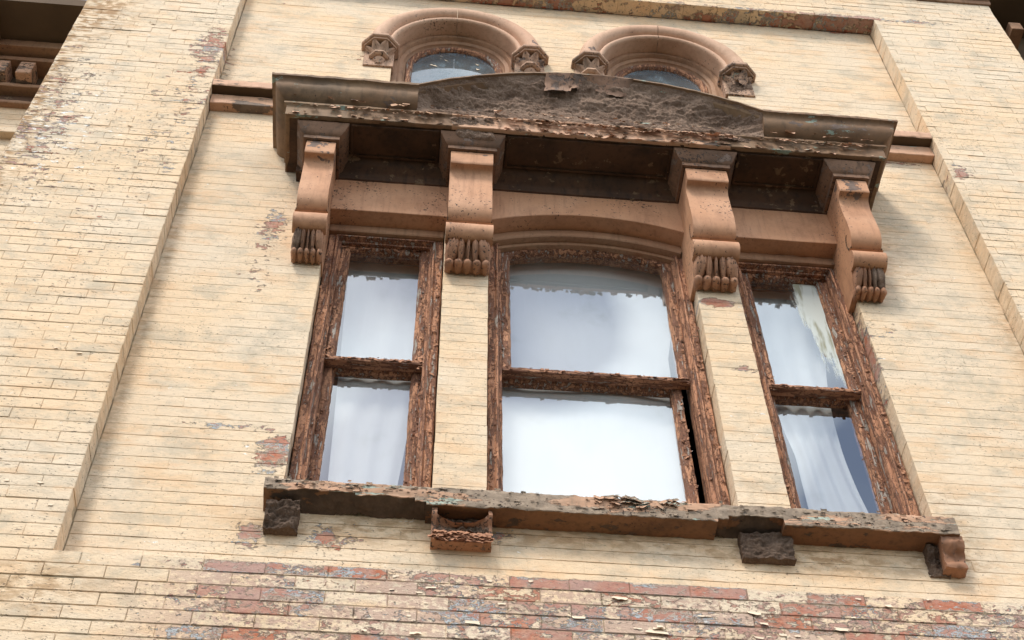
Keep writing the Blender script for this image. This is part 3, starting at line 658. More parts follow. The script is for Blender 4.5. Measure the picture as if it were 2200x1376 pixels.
def make_bracket(i):
    x0, x1 = BR[i]; w = x1 - x0; cx = (x0 + x1) / 2
    b = thing('scroll_bracket', BLAB[i], 'bracket', group='scroll brackets carrying the cornice')
    front = [(-.24, 5.80), (-.24, 5.706), (-.236, 5.701), (-.21, 5.698), (-.197, 5.688), (-.190, 5.665), (-.188, 5.62), (-.191, 5.55), (-.195, 5.49), (-.196, 5.45), (-.192, 5.41), (-.183, 5.382), (-.168, 5.362), (-.15, 5.351), (-.135, 5.348)]
    lower = [(-.128, 5.33), (-.088, 5.25), (-.062, 5.21), (-.050, 5.18), (-.042, 5.160), (-.036, 5.152)]
    prof = dense(front, .012) + lower + [(.07, 5.152), (.07, 5.80)]
    V, F = extrude_x(prof, x0, x1, 9)
    V = wobble(V, .0016, 14, i * 3)
    mesh('body', V, F, MAT_TERRA, b, smooth=True, autosm=40)
    # second roll
    rp = [(-.10, 5.335), (-.135, 5.346), (-.150, 5.345)] + [(-.118 + .046 * math.cos(a) * -1, 5.292 + .050 * math.sin(a)) for a in [math.radians(75 - 165 * k / 12) for k in range(13)]] + [(-.09, 5.246)]
    V, F = extrude_x(rp, x0 - .006, x1 + .008, 9); mesh('scroll', wobble(V, .0012, 18, i), F, MAT_TERRA, b, smooth=True, autosm=45)
    # volute line on the cheek: dark strips stand in for groove shade
    for sgn, xx in ((-1, x0), (1, x1)):
        A = Acc(); pts = [(-.150 + .030 * math.sin(a) * (1 - .03 * a), 5.40 + .052 * math.cos(a)) for a in [k * .28 for k in range(0, 13)]]
        for (ya, za), (yb, zb_) in zip(pts, pts[1:]):
            A.box(xx - .0018, xx + .0018, min(ya, yb) - .0014, max(ya, yb) + .0014, min(za, zb_) - .0012, max(za, zb_) + .0012)
        A.build('volute_shade_line', MAT_SHADE, b)
    # acanthus leaves and beads
    fr = [-.325, -.155, 0, .155, .325]; wd = [.165, .080, .042, .080, .165]; lean = [-.22, -.03, 0, .03, .22]
    rs = random.Random(i)
    mats = MAT_CARVED
    for k in range(5):
        V, F = ellipsoid_leaf(cx + fr[k] * w, -.098 if k in (0, 4) else -.102, 5.206, .118 + (.005 if k == 2 else 0), wd[k] * w, (.044 if k in (0, 4) else .036) * (w / .196) ** .5, lean[k] * w * .5, .052, k * 1.3, -.006)
        rough = (i == 3 and k >= 3) or (i == 0 and k == 0)
        V = wobble(V, .004 if rough else .0012, 45, k + i * 9)
        mesh('acanthus_leaf', V, F, MAT_RAW if rough else mats, b, smooth=True)
    for k in range(5):
        A = []; r = w * .100; bx = cx + (k - 2) * w * .205; nn = 10
        for p in range(nn):
            ph = math.pi * p / (nn - 1)
            for q in range(14):
                a = 2 * math.pi * q / 13; A.append((bx + r * math.sin(ph) * math.cos(a), -.054 - (.024 if math.sin(a) > 0 else .062) * math.sin(ph) * math.sin(a), 5.150 + .019 * math.cos(ph)))
        A = wobble(A, .005 if (i == 3 or (i == 1 and k < 2)) else .0015, 50, k + i * 5)
        mesh('bead', A, quadgrid(nn, 14), MAT_CARVED, b, smooth=True)
    # moulded cap under the soffit
    e = .045
    cp = [(0.0, 5.801), (.012, 5.803), (.012, 5.828), (.018, 5.832), (.026, 5.840), (.036, 5.858), (.044, 5.874), (.050, 5.885), (.050, 5.897)]
    V, F = sweep_u(cp, x0 - .004, x1 + .004, -.243, .0, [k / 12 for k in range(13)])
    rough = i in (1, 2)
    mesh('cap', wobble(V, .0022, 25, i), F, MAT_CAPBLOCK, b, smooth=True, autosm=40)
    return b
for i in range(4): make_bracket(i)

# ------------------------------------------------------------------ the cornice
cor = thing('stone_cornice', 'heavy brownstone cornice over the windows with an eroded curved pediment', 'cornice')
CX0, CX1, CYF = -.710, 2.155, -.318
crown = [(-.3, 6.128), (.078, 6.141), (.085, 6.137), (.085, 6.120), (.074, 6.116), (.066, 6.108), (.063, 6.094), (.062, 6.080), (.060, 6.068), (.053, 6.052), (.040, 6.036), (.026, 6.024), (.012, 6.016), (.002, 6.010), (.002, 5.998)]
crown = dense(crown, .012)
fascia = dense([(.014, 5.998), (.014, 5.984), (.002, 5.976), (.0, 5.970), (0, 5.902), (-.004, 5.899), (-.02, 5.899)], .012)
def split_u(prof, t0, t1, side):
    V, F = None, None
    rings = []
    X0, X1, yf, yb = CX0, CX1, CYF, .0
    if side == 'L':
        for t in (0, .2, .4, .6, .8): rings.append([(X0 - o, yb + (yf - o - yb) * t, z) for o, z in prof])
        n = 40
        for k in range(n + 1):
            t = k / n; rings.append([(X0 - o + (t1 - (X0 - o)) * t, yf - o, z) for o, z in prof])
    elif side == 'R':
        n = 40
        for k in range(n + 1):
            t = k / n; rings.append([(t0 + (X1 + o - t0) * t, yf - o, z) for o, z in prof])
        for t in (.8, .6, .4, .2, 0): rings.append([(X1 + o, yb + (yf - o - yb) * t, z) for o, z in prof])
    else:
        n = 70
        for k in range(n + 1): rings.append([(t0 + (t1 - t0) * k / n, yf - o, z) for o, z in prof])
    V = [v for r in rings for v in r]; F = quadgrid(len(rings), len(prof))
    return V, F
def endcap(A, prof, x, yf, flip):
    n0 = len(A[0]); V = [(x, yf - o, z) for o, z in prof] + [(x, 0.0, prof[-1][1]), (x, 0.0, prof[0][1])]
    f = tuple(range(n0, n0 + len(V))); A[0].extend(V); A[1].append(f[::-1] if flip else f)
for side, t0, t1, lab in (('L', 0, -.098, 'olive-brown stained crown moulding'), ('R', 1.572, 0, 'crown moulding with green and salmon flaking paint')):
    V, F = split_u(crown, t0, t1, side); V = wobble(wobble(V, .0028, 12, 2), .0026, 40, 6); F = list(F); A = [V, F]
    endcap(A, crown, t1 if side == 'L' else t0, CYF, side == 'L')
    mesh('crown_moulding', A[0], A[1], MAT_CROWN, cor, smooth=True, autosm=38)['label'] = lab
V, F = split_u(fascia, 0, .07, 'L'); mesh('fascia', wobble(wobble(V, .002, 12, 4), .0018, 40, 6), F, MAT_CROWN, cor, smooth=True, autosm=38)
V, F = split_u(fascia, 1.40, 0, 'R'); mesh('fascia', wobble(wobble(V, .002, 12, 4), .0022, 40, 6), F, MAT_CROWN, cor, smooth=True, autosm=38)
V, F = split_u(fascia, .07, 1.40, 'M'); mesh('fascia', wobble(wobble(V, .0014, 14, 5), .0016, 45, 6), F, MAT_SALMON, cor, smooth=True, autosm=38)['label'] = 'salmon painted fascia strip with curling paint'
# pediment: arched eroded mass with thin lip
PC, PZ, PR = .735, 4.763, 1.591
def arch_z(x): return PZ + math.sqrt(PR ** 2 - (x - PC) ** 2)
xa, xb = -.100, 1.572
def top_z(x):
    t = (x - xa) / (xb - xa); z = arch_z(x); base = 6.137
    zl, zr = arch_z(xa), arch_z(xb); return z - (zl * (1 - t) + zr * t) + base * (1 - t) + 6.137 * t
lip = Acc(); n = 90; V = []
for k in range(n + 1):
    x = xa + (xb - xa) * k / n; z = top_z(x) + .003 * fbm(x, 0, 0, 9); y = -.402 + .0012 * fbm(x, 1, 0, 14)
    cut = .012 + .004 * fbm(x, 3, 0, 25)
    V += [(x, 0, z - .002), (x, y, z), (x, y - .001, z - cut), (x, y + .02, z - cut - .004), (x, y + .03, z - cut - .02), (x, y + .14, z - .1)]
mesh('pediment_lip', V, quadgrid(n + 1, 6), MAT_CROWN, cor, smooth=False)
NX, NZ = 420, 90; V = []
for i in range(NX + 1):
    x = xa + .0 + (xb - xa) * i / NX; zt = top_z(x) - .014; zb = 5.985
    for j in range(NZ + 1):
        t = j / NZ; z = zt + (zb - zt) * t
        edge = min((x - xa) / .09, (xb - x) / .09, 1); edge = max(edge, 0)
        scoop = .055 * math.sin(math.pi * min(t * 1.05, 1)) ** .8
        y = -.392 + .062 * t + scoop * (.35 + .65 * edge)
        ly = fbm(x * .55, 0, z * 2.3, 5.0, 5, 3); n2_ = fbm(x, 5, z * 1.5, 17, 5, 9); n3 = fbm(x, 9, z, 60, 3)
        rid = abs(fbm(x * .8, 2, z * 2.2, 8, 4, 7))
        fade = min(1, t * 9) * min(1, (1 - t) * 10) * (.3 + .7 * edge)
        y += (ly * .017 + n2_ * .009 + n3 * .0055 + fbm(x, 4, z * 1.2, 130, 2) * .0025 - rid * .013) * fade
        V.append((x, max(min(y, -.25), -.399), z))
mesh('eroded_pediment', V, quadgrid(NX + 1, NZ + 1), MAT_RAW, cor, smooth=True)['label'] = 'bare crumbling brownstone of the curved pediment'
# remaining skin of painted stone near the top of the pediment, lower edge lifting
V = []; n = 60; rows = 9
for i in range(n + 1):
    x = .515 + .44 * i / n; zt = top_z(x) - .012
    base = .085 + .016 * fbm(x, 0, 0, 16, 4, 2) + (.035 if x < .64 else 0) - .02 * math.exp(-((x - .74) / .05) ** 2) - .05 * max(0, (x - .90) / .055)
    for j in range(rows):
        t = j / (rows - 1); V.append((x + .012 * fbm(x, 0, t, 14, 2), -.405 + .055 * (1 - (1 - t) ** 1.4) - (.018 * max(0, t - .6) / .4 if x < .68 else 0) + .006 * fbm(x, 0, t, 16, 3), zt - base * t))
mesh('painted_skin', V, quadgrid(n + 1, rows), MAT_SKIN, cor, smooth=True)['label'] = 'patch of salmon paint clinging to the eroded pediment'
# eroded drips over bracket caps two and three
for (cxm, hw, zlo, sd_, label) in ((.185, .15, 5.835, 3, None), (1.46, .15, 5.90, 8, None)):
    V = []; NXX, NZZ = 110, 80
    for i in range(NXX + 1):
        u = i / NXX * 2 - 1
        for j in range(NZZ + 1):
            t = j / NZZ; z = 6.0 + (zlo - 6.0) * t; x = cxm + hw * (1.35 - .62 * t ** 1.3 + .12 * fbm(0, 0, z, 8, 3, sd_)) * u
            env = max(0, 1 - abs(u) ** 3) * min(1, (1 - t) * 4 + .35)
            y = -.300 - .024 * env + .05 * (t ** 2) * (1 if t > .5 else .6) + (fbm(x * .7, 1, z * 2, 9, 5, sd_) * .014 + fbm(x, 1, z, 34, 4, sd_) * .007 + fbm(x, 1, z, 110, 2, sd_) * .003 - abs(fbm(x, 3, z * 2, 12, 3, sd_)) * .006) * (.35 + .65 * env)
            y += .05 * max(0, abs(u) - .62 - .15 * fbm(x, 0, z, 14, 3, sd_)) / .3 + (.04 * max(0, t - .85) / .15)
            V.append((x + .02 * fbm(0, 0, z, 12, 3, sd_) * (abs(u)), y, z))
    mesh('eroded_stone', V, quadgrid(NXX + 1, NZZ + 1), MAT_RAW, cor, smooth=True)
# soffit with framed panels, bed mould, friezes
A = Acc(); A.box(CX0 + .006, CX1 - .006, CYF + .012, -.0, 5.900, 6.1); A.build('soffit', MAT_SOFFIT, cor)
for (a, b) in ((-.40, .015), (.335, 1.125), (1.44, 1.85)):
    A = Acc()
    y0_, y1_, t = -.288, -.118, .011
    for (p, q, r_, s_) in ((a, b, y0_, y0_ + t), (a, b, y1_ - t, y1_), (a, a + t, y0_ + t, y1_ - t), (b - t, b, y0_ + t, y1_ - t)):
        A.box(p, q, r_, s_, 5.889, 5.902)
    A.build('soffit_panel_bead', MAT_SOFFIT, cor)
bed = dense([(-.115, 5.899), (-.112, 5.893), (-.100, 5.886), (-.092, 5.870), (-.074, 5.852), (-.058, 5.838), (-.053, 5.822), (-.05, 5.818), (-.048, 5.804), (-.040, 5.800)], .008)
FZ = 5.545
def frieze(x0, x1, kind, seed):
    nx = 60; rings = []
    for k in range(nx + 1):
        x = x0 + (x1 - x0) * k / nx
        zb = FZ + (math.sqrt(1.246 ** 2 - (x - .735) ** 2) - math.sqrt(1.246 ** 2 - .4645 ** 2) if kind == 'seg' else 0)
        pr_ = [(-.040, 5.800 + (zb - 5.800) * q / 8) for q in range(9)]
        pr_[-1] = (-.040, zb + .0025); pr_ += [(-.0375, zb), (.0, zb), (.055, zb), (.12, zb)]
        rings.append([(x, p[0], p[1]) for p in pr_])
    V = [v for r in rings for v in r]
    mesh('lintel', wobble(V, .0014, 10, seed), quadgrid(nx + 1, 13), MAT_TERRA, cor, smooth=True, autosm=38)
    rings = [[(x0 + (x1 - x0) * k / 20, y, z) for y, z in bed] for k in range(21)]
    mesh('bed_moulding', wobble([v for r in rings for v in r], .0012, 16, seed), quadgrid(21, len(bed)), MAT_SOFFIT, cor, smooth=True, autosm=38)
frieze(BR[0][1] - .002, BR[1][0] + .002, 'flat', 1); frieze(BR[1][1] - .002, BR[2][0] + .002, 'seg', 2); frieze(BR[2][1] - .002, BR[3][0] + .002, 'flat', 3)
for p_, q_ in ((CX0 + .06, BR[0][0]), (BR[3][1], CX1 - .06)): A = Acc(); A.bbox(p_, q_, -.06, 0, 5.82, 5.9); A.build('bed_end', MAT_SOFFIT, cor)
# curled paint on ledges
fl = Acc(); rs = random.Random(3)
for _ in range(420):
    x = rs.choice((rs.uniform(.28, 1.42), rs.uniform(-.7, 2.1))); t = rs.random()
    if t < .6: z, y = rs.uniform(5.955, 5.985), CYF - .016
    elif t < .8: z, y = rs.uniform(6.0, 6.03), CYF - .03
    else: z, y = rs.uniform(5.90, 5.93), CYF - .002
    u = Vector((rs.uniform(-.6, .6), 0, -1)).normalized(); v = Vector((1, 0, u.x))
    flake(fl, (x, y, z), u, v, (0, -1, 0), rs.uniform(.008, .022), rs.uniform(.003, .012), rs.randint(0, 9999), rs.choice((0, 0, 1)), rs.uniform(.8, 2.2))
mesh('loose_paint', fl.V, fl.F, MAT_SALMON, cor, mats=[MAT_CROWN], fmat=fl.m)['kind'] = 'stuff'

# ------------------------------------------------------------------ sill and its corbels
sill = thing('window_sill', 'long cracked stone sill under the three sash windows, salmon and green paint flaking', 'sill')
SX0, SX1 = -.520, 1.962
segs = [(-.520, -.200, .050), (-.200, .010, .060), (.010, .050, .075), (.050, 1.085, .088), (1.085, 1.125, .074), (1.125, 1.325, .056), (1.325, SX1, .088)]
for si, (a, b, h) in enumerate(segs):
    nx = max(6, int((b - a) / .008)); V = []
    top, zb = 3.688, 3.600
    P = None
    for k in range(nx + 1):
        x = a + (b - a) * k / nx
        zl = top - h + .0035 * fbm(x, 0, 0, 18, 4, 2) * (2.2 if h < .08 else 1)
        pr_ = [(.20, 3.715), (.06, 3.708), (-.07, 3.694), (-.090, top + .0), (-.0955, top - .006)]
        for q in range(1, 9): pr_.append((-.0955, top - .006 + (zl - top + .006) * q / 8))
        deep = .0 if h > .08 else 1
        pr_ += [(-.093, zl - .002)] + [(-.085 + .085 * q / 8, (zl - .002) * (1 - q / 8) + (3.597 if not deep else 3.612) * q / 8) for q in range(9)]
        for y, z in pr_:
            nzv = fbm(x * .45, y, z * 2, 24, 4, 1) * .004 + fbm(x, y, z * 3, 60, 3, 3) * .0024
            if deep and z < zl and y > -.09: nzv *= 4
            V.append((x, y - nzv, z + nzv * .5))
    n_ = len(pr_); F = quadgrid(nx + 1, n_)
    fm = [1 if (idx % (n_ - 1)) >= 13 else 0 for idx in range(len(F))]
    if si == 0: F.append(tuple(range(n_))); fm.append(1)
    if si == len(segs) - 1: F.append(tuple(nx * n_ + q for q in range(n_))[::-1]); fm.append(0)
    # close the step faces between heights
    if si > 0: F.append(tuple(range(n_))); fm.append(1)
    if si < len(segs) - 1: F.append(tuple(nx * n_ + q for q in range(n_))[::-1]); fm.append(1)
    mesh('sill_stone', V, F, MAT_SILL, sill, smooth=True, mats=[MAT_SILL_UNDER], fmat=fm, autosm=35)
fl = Acc()
for _ in range(170):
    x = rs.uniform(SX0 + .01, SX1 - .02); z = rs.uniform(3.615, 3.685) if x > .05 else rs.uniform(3.645, 3.685)
    if 1.09 < x < 1.33: z = rs.uniform(3.64, 3.685)
    u = Vector((rs.uniform(-.5, .5), 0, rs.choice((-1, -1, 1)))).normalized(); v = Vector((1, 0, 0))
    flake(fl, (x, -.0972, z), u, v, (0, -1, 0), rs.uniform(.004, .011), rs.uniform(.001, .005), rs.randint(0, 9999), 0, rs.uniform(1.0, 3.2))
for k in range(26):      # larger lifted sheets at the broken middle of the top edge
    x = rs.uniform(.66, .94); u = Vector((rs.uniform(-.8, .8), 0, -1)).normalized(); flake(fl, (x, -.098, rs.uniform(3.66, 3.693)), u, Vector((1, 0, u.x)), (0, -1, 0), rs.uniform(.012, .03), rs.uniform(.003, .014), rs.randint(0, 9999), 0, rs.uniform(1.0, 2.4))
mesh('loose_paint', fl.V, fl.F, MAT_SILL, sill)['kind'] = 'stuff'

def blob_stone(name, label, x0, x1, z0, z1, yd, mat, seed, amp=.018, taper=.5, parent=None):
    """rough projecting stub of stone: grid over a rounded block, back left open in the wall"""
    nu, nv = 60, 50; V = []
    for i in range(nu + 1):
        for j in range(nv + 1):
            a, b = i / nu * 2 - 1, j / nv * 2 - 1
            sx = math.copysign(min(1, abs(a) * 1.35), a); sz = math.copysign(min(1, abs(b) * 1.35), b)
            dy = min(1, max(0, (1 - abs(a)) * 3.8)) * min(1, max(0, (1 - abs(b)) * 3.8))
            dy = dy ** .5
            tt = (sz + 1) / 2
            y = .02 - (yd * (taper + (1 - taper) * tt) + .02) * dy
            x = (x0 + x1) / 2 + (x1 - x0) / 2 * sx; z = (z0 + z1) / 2 + (z1 - z0) / 2 * sz
            n = fbm(x * .8, y, z * 1.5, 18, 5, seed) * amp + fbm(x, y, z, 60, 3, seed) * amp * .25 - abs(fbm(x, y, z * 1.6, 30, 3, seed + 2)) * amp * .8
            V.append((x + n * .25, y - n * dy, z + n * .25))
    o = mesh(name, V, quadgrid(nu + 1, nv + 1), mat, parent, smooth=True)
    if label: tag(o, label, 'corbel', 'stone corbels under the sill')
    return o
blob_stone('sill_corbel', 'dark crumbled corbel stub under the left end of the sill', -.505, -.388, 3.500, 3.606, .075, MAT_RAW_DARK, 2, taper=.55, amp=.022)
blob_stone('sill_corbel', 'square stub of bare brown stone under the sill, third corbel along, below the right pier', 1.172, 1.362, 3.492, 3.604, .045, MAT_RAW_DARK, 7, taper=.7, amp=.013)
# moulded corbels
def moulded_corbel(label, x0, x1, hollow):
    c = thing('sill_corbel', label, 'corbel', group='stone corbels under the sill')
    prof = dense([(-.082, 3.602), (-.084, 3.572), (-.076, 3.56), (-.058, 3.545), (-.048, 3.525), (-.046, 3.51), (-.050, 3.502), (-.054, 3.49), (-.052, 3.478), (-.03, 3.474), (0.0, 3.474)], .006)
    if hollow:   # cheeks stand, the face has broken away at the top
        for a, b in ((x0, x0 + .016), (x1 - .014, x1)):
            V, F = extrude_x(prof + [(0.02, 3.474), (.02, 3.602)], a, b, 3); mesh('cheek', wobble(V, .004, 26, 2), F, MAT_TERRA_DARK, c, smooth=True, autosm=40)
        V = []; nx = 40
        low = [p for p in prof]
        for k in range(nx + 1):
            u = k / nx; x = x0 + .014 + (x1 - x0 - .026) * u; cut = 3.590 - .052 * math.sin(math.pi * min(1, u * 1.02)) ** .55 + .004 * fbm(x, 0, 0, 30)
            for y, z in low:
                zz = min(z, cut); V.append((x, y + .012 + .003 * fbm(x, z, 0, 25), zz))
        mesh('face', V, quadgrid(nx + 1, len(low)), MAT_TERRA_DARK, c, smooth=True, autosm=45)
        V = [];
        for k in range(50):
            for j in range(30):
                x = x0 + .012 + (x1 - x0 - .022) * k / 49; z = 3.605 - .085 * j / 29
                V.append((x, -.030 - .016 * fbm(x, 0, z * 2, 28, 5, 4) + .01 * fbm(x, 0, z, 60, 3) - .02 * (j / 29), z))
        mesh('broken_core', V, quadgrid(50, 30), MAT_RAW_DARK, c, smooth=True)
        fl = Acc()
        for _ in range(90):
            x = rs.uniform(x0, x1); u = Vector((rs.uniform(-.5, .5), 0, -1)).normalized()
            flake(fl, (x, -.056, rs.uniform(3.476, 3.515)), u, Vector((1, 0, u.x)), (0, -1, 0), rs.uniform(.008, .02), rs.uniform(.002, .010), rs.randint(0, 9999), 0, rs.uniform(.8, 2))
        mesh('loose_paint', fl.V, fl.F, MAT_FLAKE, c)['kind'] = 'stuff'
    else:
        V, F = extrude_x(prof + [(0.02, 3.474), (.02, 3.602)], x0, x1, 16); V = wobble(wobble(V, .010, 26, 6), .004, 60, 2)
        mesh('body', V, F, MAT_TERRA_DARK, c, smooth=True, autosm=50)
        blob_stone('broken_side', None, x0 - .045, x0 + .03, 3.472, 3.602, .045, MAT_RAW_DARK, 12, taper=.35, parent=c)
    return c
moulded_corbel('painted corbel with a broken hollow top, second from the left under the sill', .073, .283, True)
moulded_corbel('small painted corbel under the right end of the sill, its left side broken', 1.893, 1.972, False)

# ------------------------------------------------------------------ string courses either side of the cornice
def string_course(label, x0, x1, seed):
    s_ = thing('string_course', label, 'string course', group='string courses beside the cornice')
    p1 = dense([(.01, 6.612), (-.06, 6.607), (-.098, 6.600), (-.100, 6.594), (-.1, 6.545), (-.096, 6.540), (-.03, 6.540), (.01, 6.54)], .012)
    p2 = dense([(.01, 6.539), (-.034, 6.539), (-.046, 6.535), (-.050, 6.528), (-.050, 6.446), (-.047, 6.443), (0, 6.443)], .012)
    V, F = extrude_x(p1, x0, x1, 40, closed=False); q_ = len(p1) - 1; mesh('ledge', rough_edges(V, .0025, 22, seed), F, MAT_SALMON, s_, smooth=True, mats=[MAT_SHADE], fmat=[1 if (p1[i_ % q_][1] < 6.5405 and p1[i_ % q_ + 1][1] < 6.5405) else 0 for i_ in range(len(F))], autosm=35)  # underside faces take a dark colour that stands in for shade
    V, F = extrude_x(p2, x0, x1, 40, closed=False); mesh('band', rough_edges(V, .0018, 22, seed + 1), F, MAT_SALMON if seed else MAT_SALMON, s_, smooth=True, autosm=35)
string_course('short ledge moulding between the left brick edge and the cornice', RX0 + .002, CX0 + .02, 0)
string_course('short ledge moulding between the cornice and the right brick edge', CX1 - .02, RX1 - .002, 4)

# ------------------------------------------------------------------ round-headed windows with hoods
def round_window(i):
    cx, cz = ARCH[i]
    w = thing('arched_window', ('round-headed window above the left half of the cornice, dusty pane with scraps stuck to it', 'round-headed window above the right half of the cornice, mostly hidden by the pediment')[i], 'window', group='round-headed windows above the cornice')
    prof = dense([(-.012, .15), (-.004, .042), (.004, .038), (.028, .038), (.032, .046), (.036, .060), (.046, .062), (.058, .066), (.062, .078), (.070, .084), (.074, .11)], .006)
    V, F = jamb_sweep(cx, .345, 6.28, cz, None, prof, kind='round'); mesh('frame', rough_edges(V, .0018, 24, i), F, MAT_HEAD, w, smooth=True, autosm=36)
    prof = dense([(0, .12), (0, .082), (.006, .078), (.028, .080), (.036, .092), (.036, .12)], .007)
    V, F = jamb_sweep(cx, .272, 6.28, cz, None, prof, kind='round'); mesh('sash', rough_edges(V, .0025, 26, i + 4), F, MAT_SASH, w, smooth=True, autosm=36)
    pane(pane_poly(cx, .240, 6.28, cz, 'round', n=32), .100, MAT_GLASS_DUSTY, w)
    if i == 0:
        A = Acc()
        for k in range(9):
            a = rs.uniform(.3, 2.8); r = rs.uniform(.12, .21); px, pz = cx + r * math.cos(a), cz + r * math.sin(a); sz = rs.uniform(.008, .018)
            A.add([(px + sz * math.cos(t + a), .0985 - (.004 if t > 3 else 0), pz + sz * math.sin(t * 1.1)) for t in (0, 1.9, 4.1)], [(0, 1, 2)])
        A.build('paper_scrap', MAT_FLAKE_CREAM, w)
    h = thing('window_hood', ('smooth salmon hood mould over the left round-headed window', 'smooth salmon hood mould over the right round-headed window')[i], 'hood mould', group='hood moulds over the round-headed windows')
    hp = [(.489, .01), (.487, -.02), (.485, -.034)] + [(.435 + .048 * math.cos(a), -.040 - .044 * math.sin(a)) for a in [math.radians(12 + 150 * k / 14) for k in range(15)]] + \
         [(.383, -.040), (.378, -.038)] + [(.362 + .017 * math.cos(a), -.040 - .020 * math.sin(a)) for a in [math.radians(20 + 150 * k / 8) for k in range(9)]] + [(.3455, -.028), (.345, -.01), (.345, .045)]
    for a0, a1 in ((math.pi, math.pi / 2 + .004), (math.pi / 2 - .004, 0)):
        rings = []
        for k in range(29):
            th = a0 + (a1 - a0) * k / 28; rings.append([(cx + r * math.cos(th), y, cz + r * math.sin(th)) for r, y in hp])
        mesh('hood_segment', wobble([v for r in rings for v in r], .0012, 12, i), quadgrid(29, len(hp)), MAT_HOOD, h, smooth=True, autosm=50)
    for s_, broken in ((-1, False), (1, i == 1)):
        k = thing('hood_capital', {(0, -1): 'leafy octagonal capital at the left foot of the left window hood', (0, 1): 'leafy octagonal capital at the right foot of the left window hood',
            (1, -1): 'leafy octagonal capital at the left foot of the right window hood', (1, 1): 'broken capital with stone missing at the right foot of the right window hood'}[(i, s_)], 'capital', group='capitals under the window hoods')
        px = cx + s_ * .418; pz = cz - .004
        def octa(r, z, back=.03): return [(px + r * math.cos(a) / math.cos(math.pi / 8), min(back, -r * .98 * abs(math.sin(a)) / math.cos(math.pi / 8) if True else 0), z) for a in [math.pi + math.pi / 8 * (2 * q - 1) for q in range(1, 5)]]
        def ring8(r, z):
            P = [(px - r, .03, z)] + [(px + r / math.cos(math.pi / 8) * math.cos(a), -.005 + r / math.cos(math.pi / 8) * math.sin(a), z) for a in [math.pi + math.pi / 8 + math.pi / 4 * q for q in range(4)]] + [(px + r, .03, z)]
            return P
        def loft(rs_, name, mat, amp=.0012):
            rings = [ring8(r, z) for r, z in rs_]; V = [v for r in rings for v in r]; F = quadgrid(len(rings), 6); F.append(tuple(range(6))); F.append(tuple((len(rings) - 1) * 6 + q for q in range(6))[::-1])
            mesh(name, wobble(V, amp, 30, i + s_), F, mat, k)
        loft([(.100, pz), (.104, pz - .004), (.104, pz - .020), (.098, pz - .026), (.090, pz - .028), (.088, pz - .038)], 'abacus', MAT_CAP, .002)
        loft([(.050, pz - .03), (.036, pz - .09), (.032, pz - .12)] if not broken else [(.06, pz - .03), (.055, pz - .06), (.04, pz - .075)], 'bell', MAT_CAP)
        A = Acc(); A.bbox(px - .085, px + .080, -.012, .04, pz - .205, pz - .03, .003); A.build('back_plate', MAT_CAP, k)
        for q in range(4):
            a = math.pi + math.pi / 8 + math.pi / 4 * q; d = Vector((math.cos(a), math.sin(a), 0)); tn = Vector((-d.y, d.x, 0))
            V = []
            top = .0; nn = 9
            for r_ in range(nn):
                t = r_ / (nn - 1); rad = .034 + .050 * t ** 1.8; z = pz - .125 + .085 * t; wdt = .005 + .023 * math.sin(math.pi * min(1, t * .86 + .06)) ** .8
                for c_ in range(7):
                    q_ = (c_ / 6 - .5) * 2; V.append(tuple(Vector((px, 0, z)) + d * (rad + .009 * (1 - q_ * q_) - .004 * (1 - abs(q_)) * 2 * (abs(q_) < .2)) + tn * wdt * q_))
            if broken and q in (1,): V = [(v[0], v[1] * .8, max(v[2], pz - .085)) for v in V]
            mesh('leaf', wobble(V, .002 if not broken else .004, 40, q + i), quadgrid(nn, 7), MAT_CAP, k, smooth=True)
        if not broken:
            loft([(.034, pz - .108), (.054, pz - .112), (.056, pz - .130), (.046, pz - .137), (.040, pz - .140)], 'neck_ring', MAT_CAP)
            V = []
            for r_ in range(12):
                t = r_ / 11; rr = .038 * math.cos(t * 1.25) + (.010 * math.exp(-((t - .9) / .08) ** 2)); z = pz - .138 - .052 * t
                for c_ in range(13):
                    a = math.pi + math.pi * c_ / 12; V.append((px + rr * math.cos(a), .0 + rr * math.sin(a), z))
            mesh('pendant', V, quadgrid(12, 13), MAT_CAP, k, smooth=True)
        else: blob_stone('broken_core', None, px - .06, px + .07, pz - .20, pz - .06, .030, MAT_RAW, 22, parent=k, taper=.3)
round_window(0); round_window(1)

# ------------------------------------------------------------------ top belt moulding
bp_ = dense([(-.09, 8.333), (-.112, 8.333), (-.118, 8.345), (-.118, 8.365), (-.128, 8.372), (-.150, 8.378), (-.165, 8.39), (-.17, 8.41), (-.17, 8.46), (-.09, 8.46)], .01)
V, F = extrude_x(bp_, PX0, PX1 + .01, 60, closed=False)
tag(mesh('belt_moulding', rough_edges(V, .0022, 16, 3), F, MAT_HEAD, None, smooth=True, autosm=36), 'brown belt moulding across the very top of the brick wall', 'moulding')

# ------------------------------------------------------------------ neighbouring bay to the left: lower wall and dark entablature
nb = thing('side_bay_wall', 'recessed cream brick wall of the neighbouring bay, far left', 'wall')
A = Acc(); A.box(-4.6, PX0 + .004, .603, .9, 1.9, 7.46); A.build('mortar', MAT_MORTAR, nb)
A = Acc()
for k in range(int((6.2 - BZ0) / BH), int((7.44 - BZ0) / BH) + 1):
    za = BZ0 + k * BH; x = PX0 + .05 * (k % 2)
    while x > -3.6: A.bbox(x - BL + .001, x, .6, .69, za + .001, min(za + BH - .001, 7.46), .0015); x -= BL
A.build('brick_courses', MAT_BRICK, nb)['kind'] = 'stuff'
A = Acc(); A.bbox(-3.6, PX0 + .1, .55, .61, 7.02, 7.075, .003); A.build('ledge', MAT_BRICK, nb)
ent = thing('dark_entablature', 'dark shaded entablature with blocks and deep soffit at the top left corner', 'cornice')
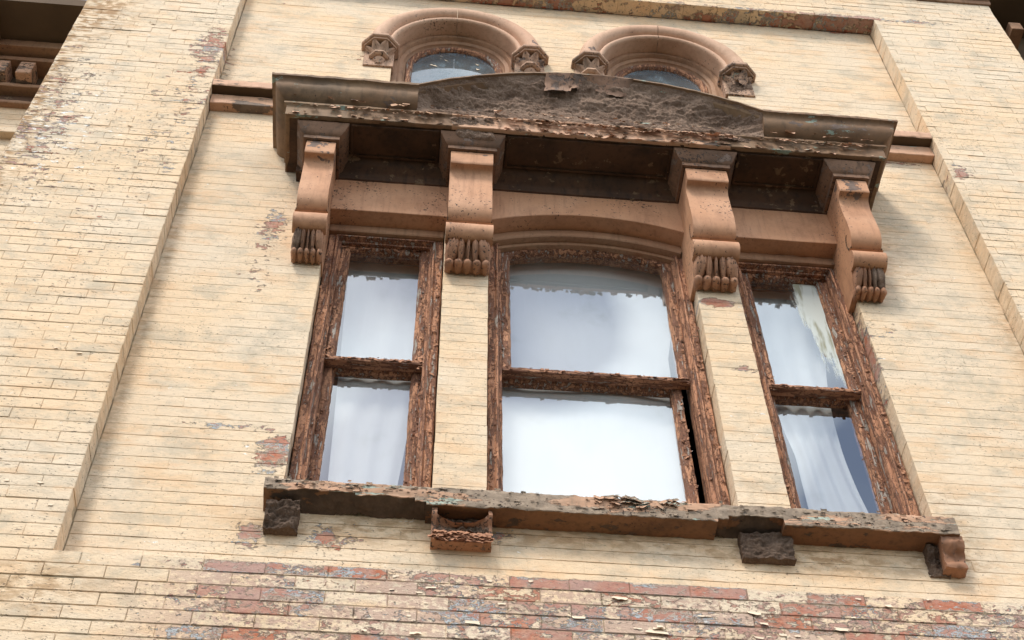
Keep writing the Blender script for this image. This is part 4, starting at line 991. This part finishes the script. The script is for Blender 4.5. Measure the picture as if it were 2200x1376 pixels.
def ebox(name, y0, y1, z0, z1, mat, x0=-3.6):
    V, F = extrude_x(dense([(y1, z0), (y0 + .004, z0), (y0, z0 + .004), (y0, z1 - .004), (y0 + .004, z1), (y1, z1)], .02), x0, PX0 + .1, 60)
    mesh(name, rough_edges(V, .002, 20, z0), F, mat, ent, smooth=True, autosm=35)
ebox('lower_fillet', .560, .62, 7.372, 7.400, MAT_HEAD); ebox('frieze_band', .585, .62, 7.402, 7.495, MAT_SOFFIT); ebox('shelf', .520, .62, 7.497, 7.530, MAT_HEAD)  # dark colours of frieze and upper band carry their shade
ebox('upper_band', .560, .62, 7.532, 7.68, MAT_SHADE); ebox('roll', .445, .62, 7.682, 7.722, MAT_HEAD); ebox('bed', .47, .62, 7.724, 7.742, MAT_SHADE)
ebox('top_fillet', .385, .62, 7.744, 7.815, MAT_HEAD)
for k in range(6):
    xx = -2.472 - .148 * k; A = Acc(); A.bbox(xx, xx + .088, .45, .56, 7.538, 7.672, .004); A.build('block', MAT_SALMON, ent)
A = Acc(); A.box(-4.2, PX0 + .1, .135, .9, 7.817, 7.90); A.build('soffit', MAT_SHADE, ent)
A = Acc(); A.bbox(-2.80, -2.62, .20, .40, 7.70, 7.815, .004); A.build('console', MAT_HEAD, ent)

# ------------------------------------------------------------------ dark eaves of the rear wing, beyond the right corner
ev = thing('dark_eaves', 'dark overhanging eaves with small brackets beyond the top right corner', 'eaves')
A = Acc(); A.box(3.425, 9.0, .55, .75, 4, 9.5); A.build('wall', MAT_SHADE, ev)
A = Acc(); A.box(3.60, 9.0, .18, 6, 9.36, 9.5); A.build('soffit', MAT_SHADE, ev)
for k in range(5):
    for nm_, zz_, hh_ in (('bracket', 9.06, .10), ('bracket', 8.62, .05)):
        A = Acc(); A.bbox(3.925 + .42 * k, 4.01 + .42 * k, .35, .56, zz_, zz_ + hh_, .004); A.build(nm_, MAT_HEAD, ev)
A = Acc(); A.bbox(3.80, 3.84, .34, .56, 8.9, 9.36, .004); A.build('post', MAT_HEAD, ev)
A = Acc(); A.bbox(3.425, 9.0, .50, .56, 8.50, 8.54, .004); A.build('rail', MAT_HEAD, ev)
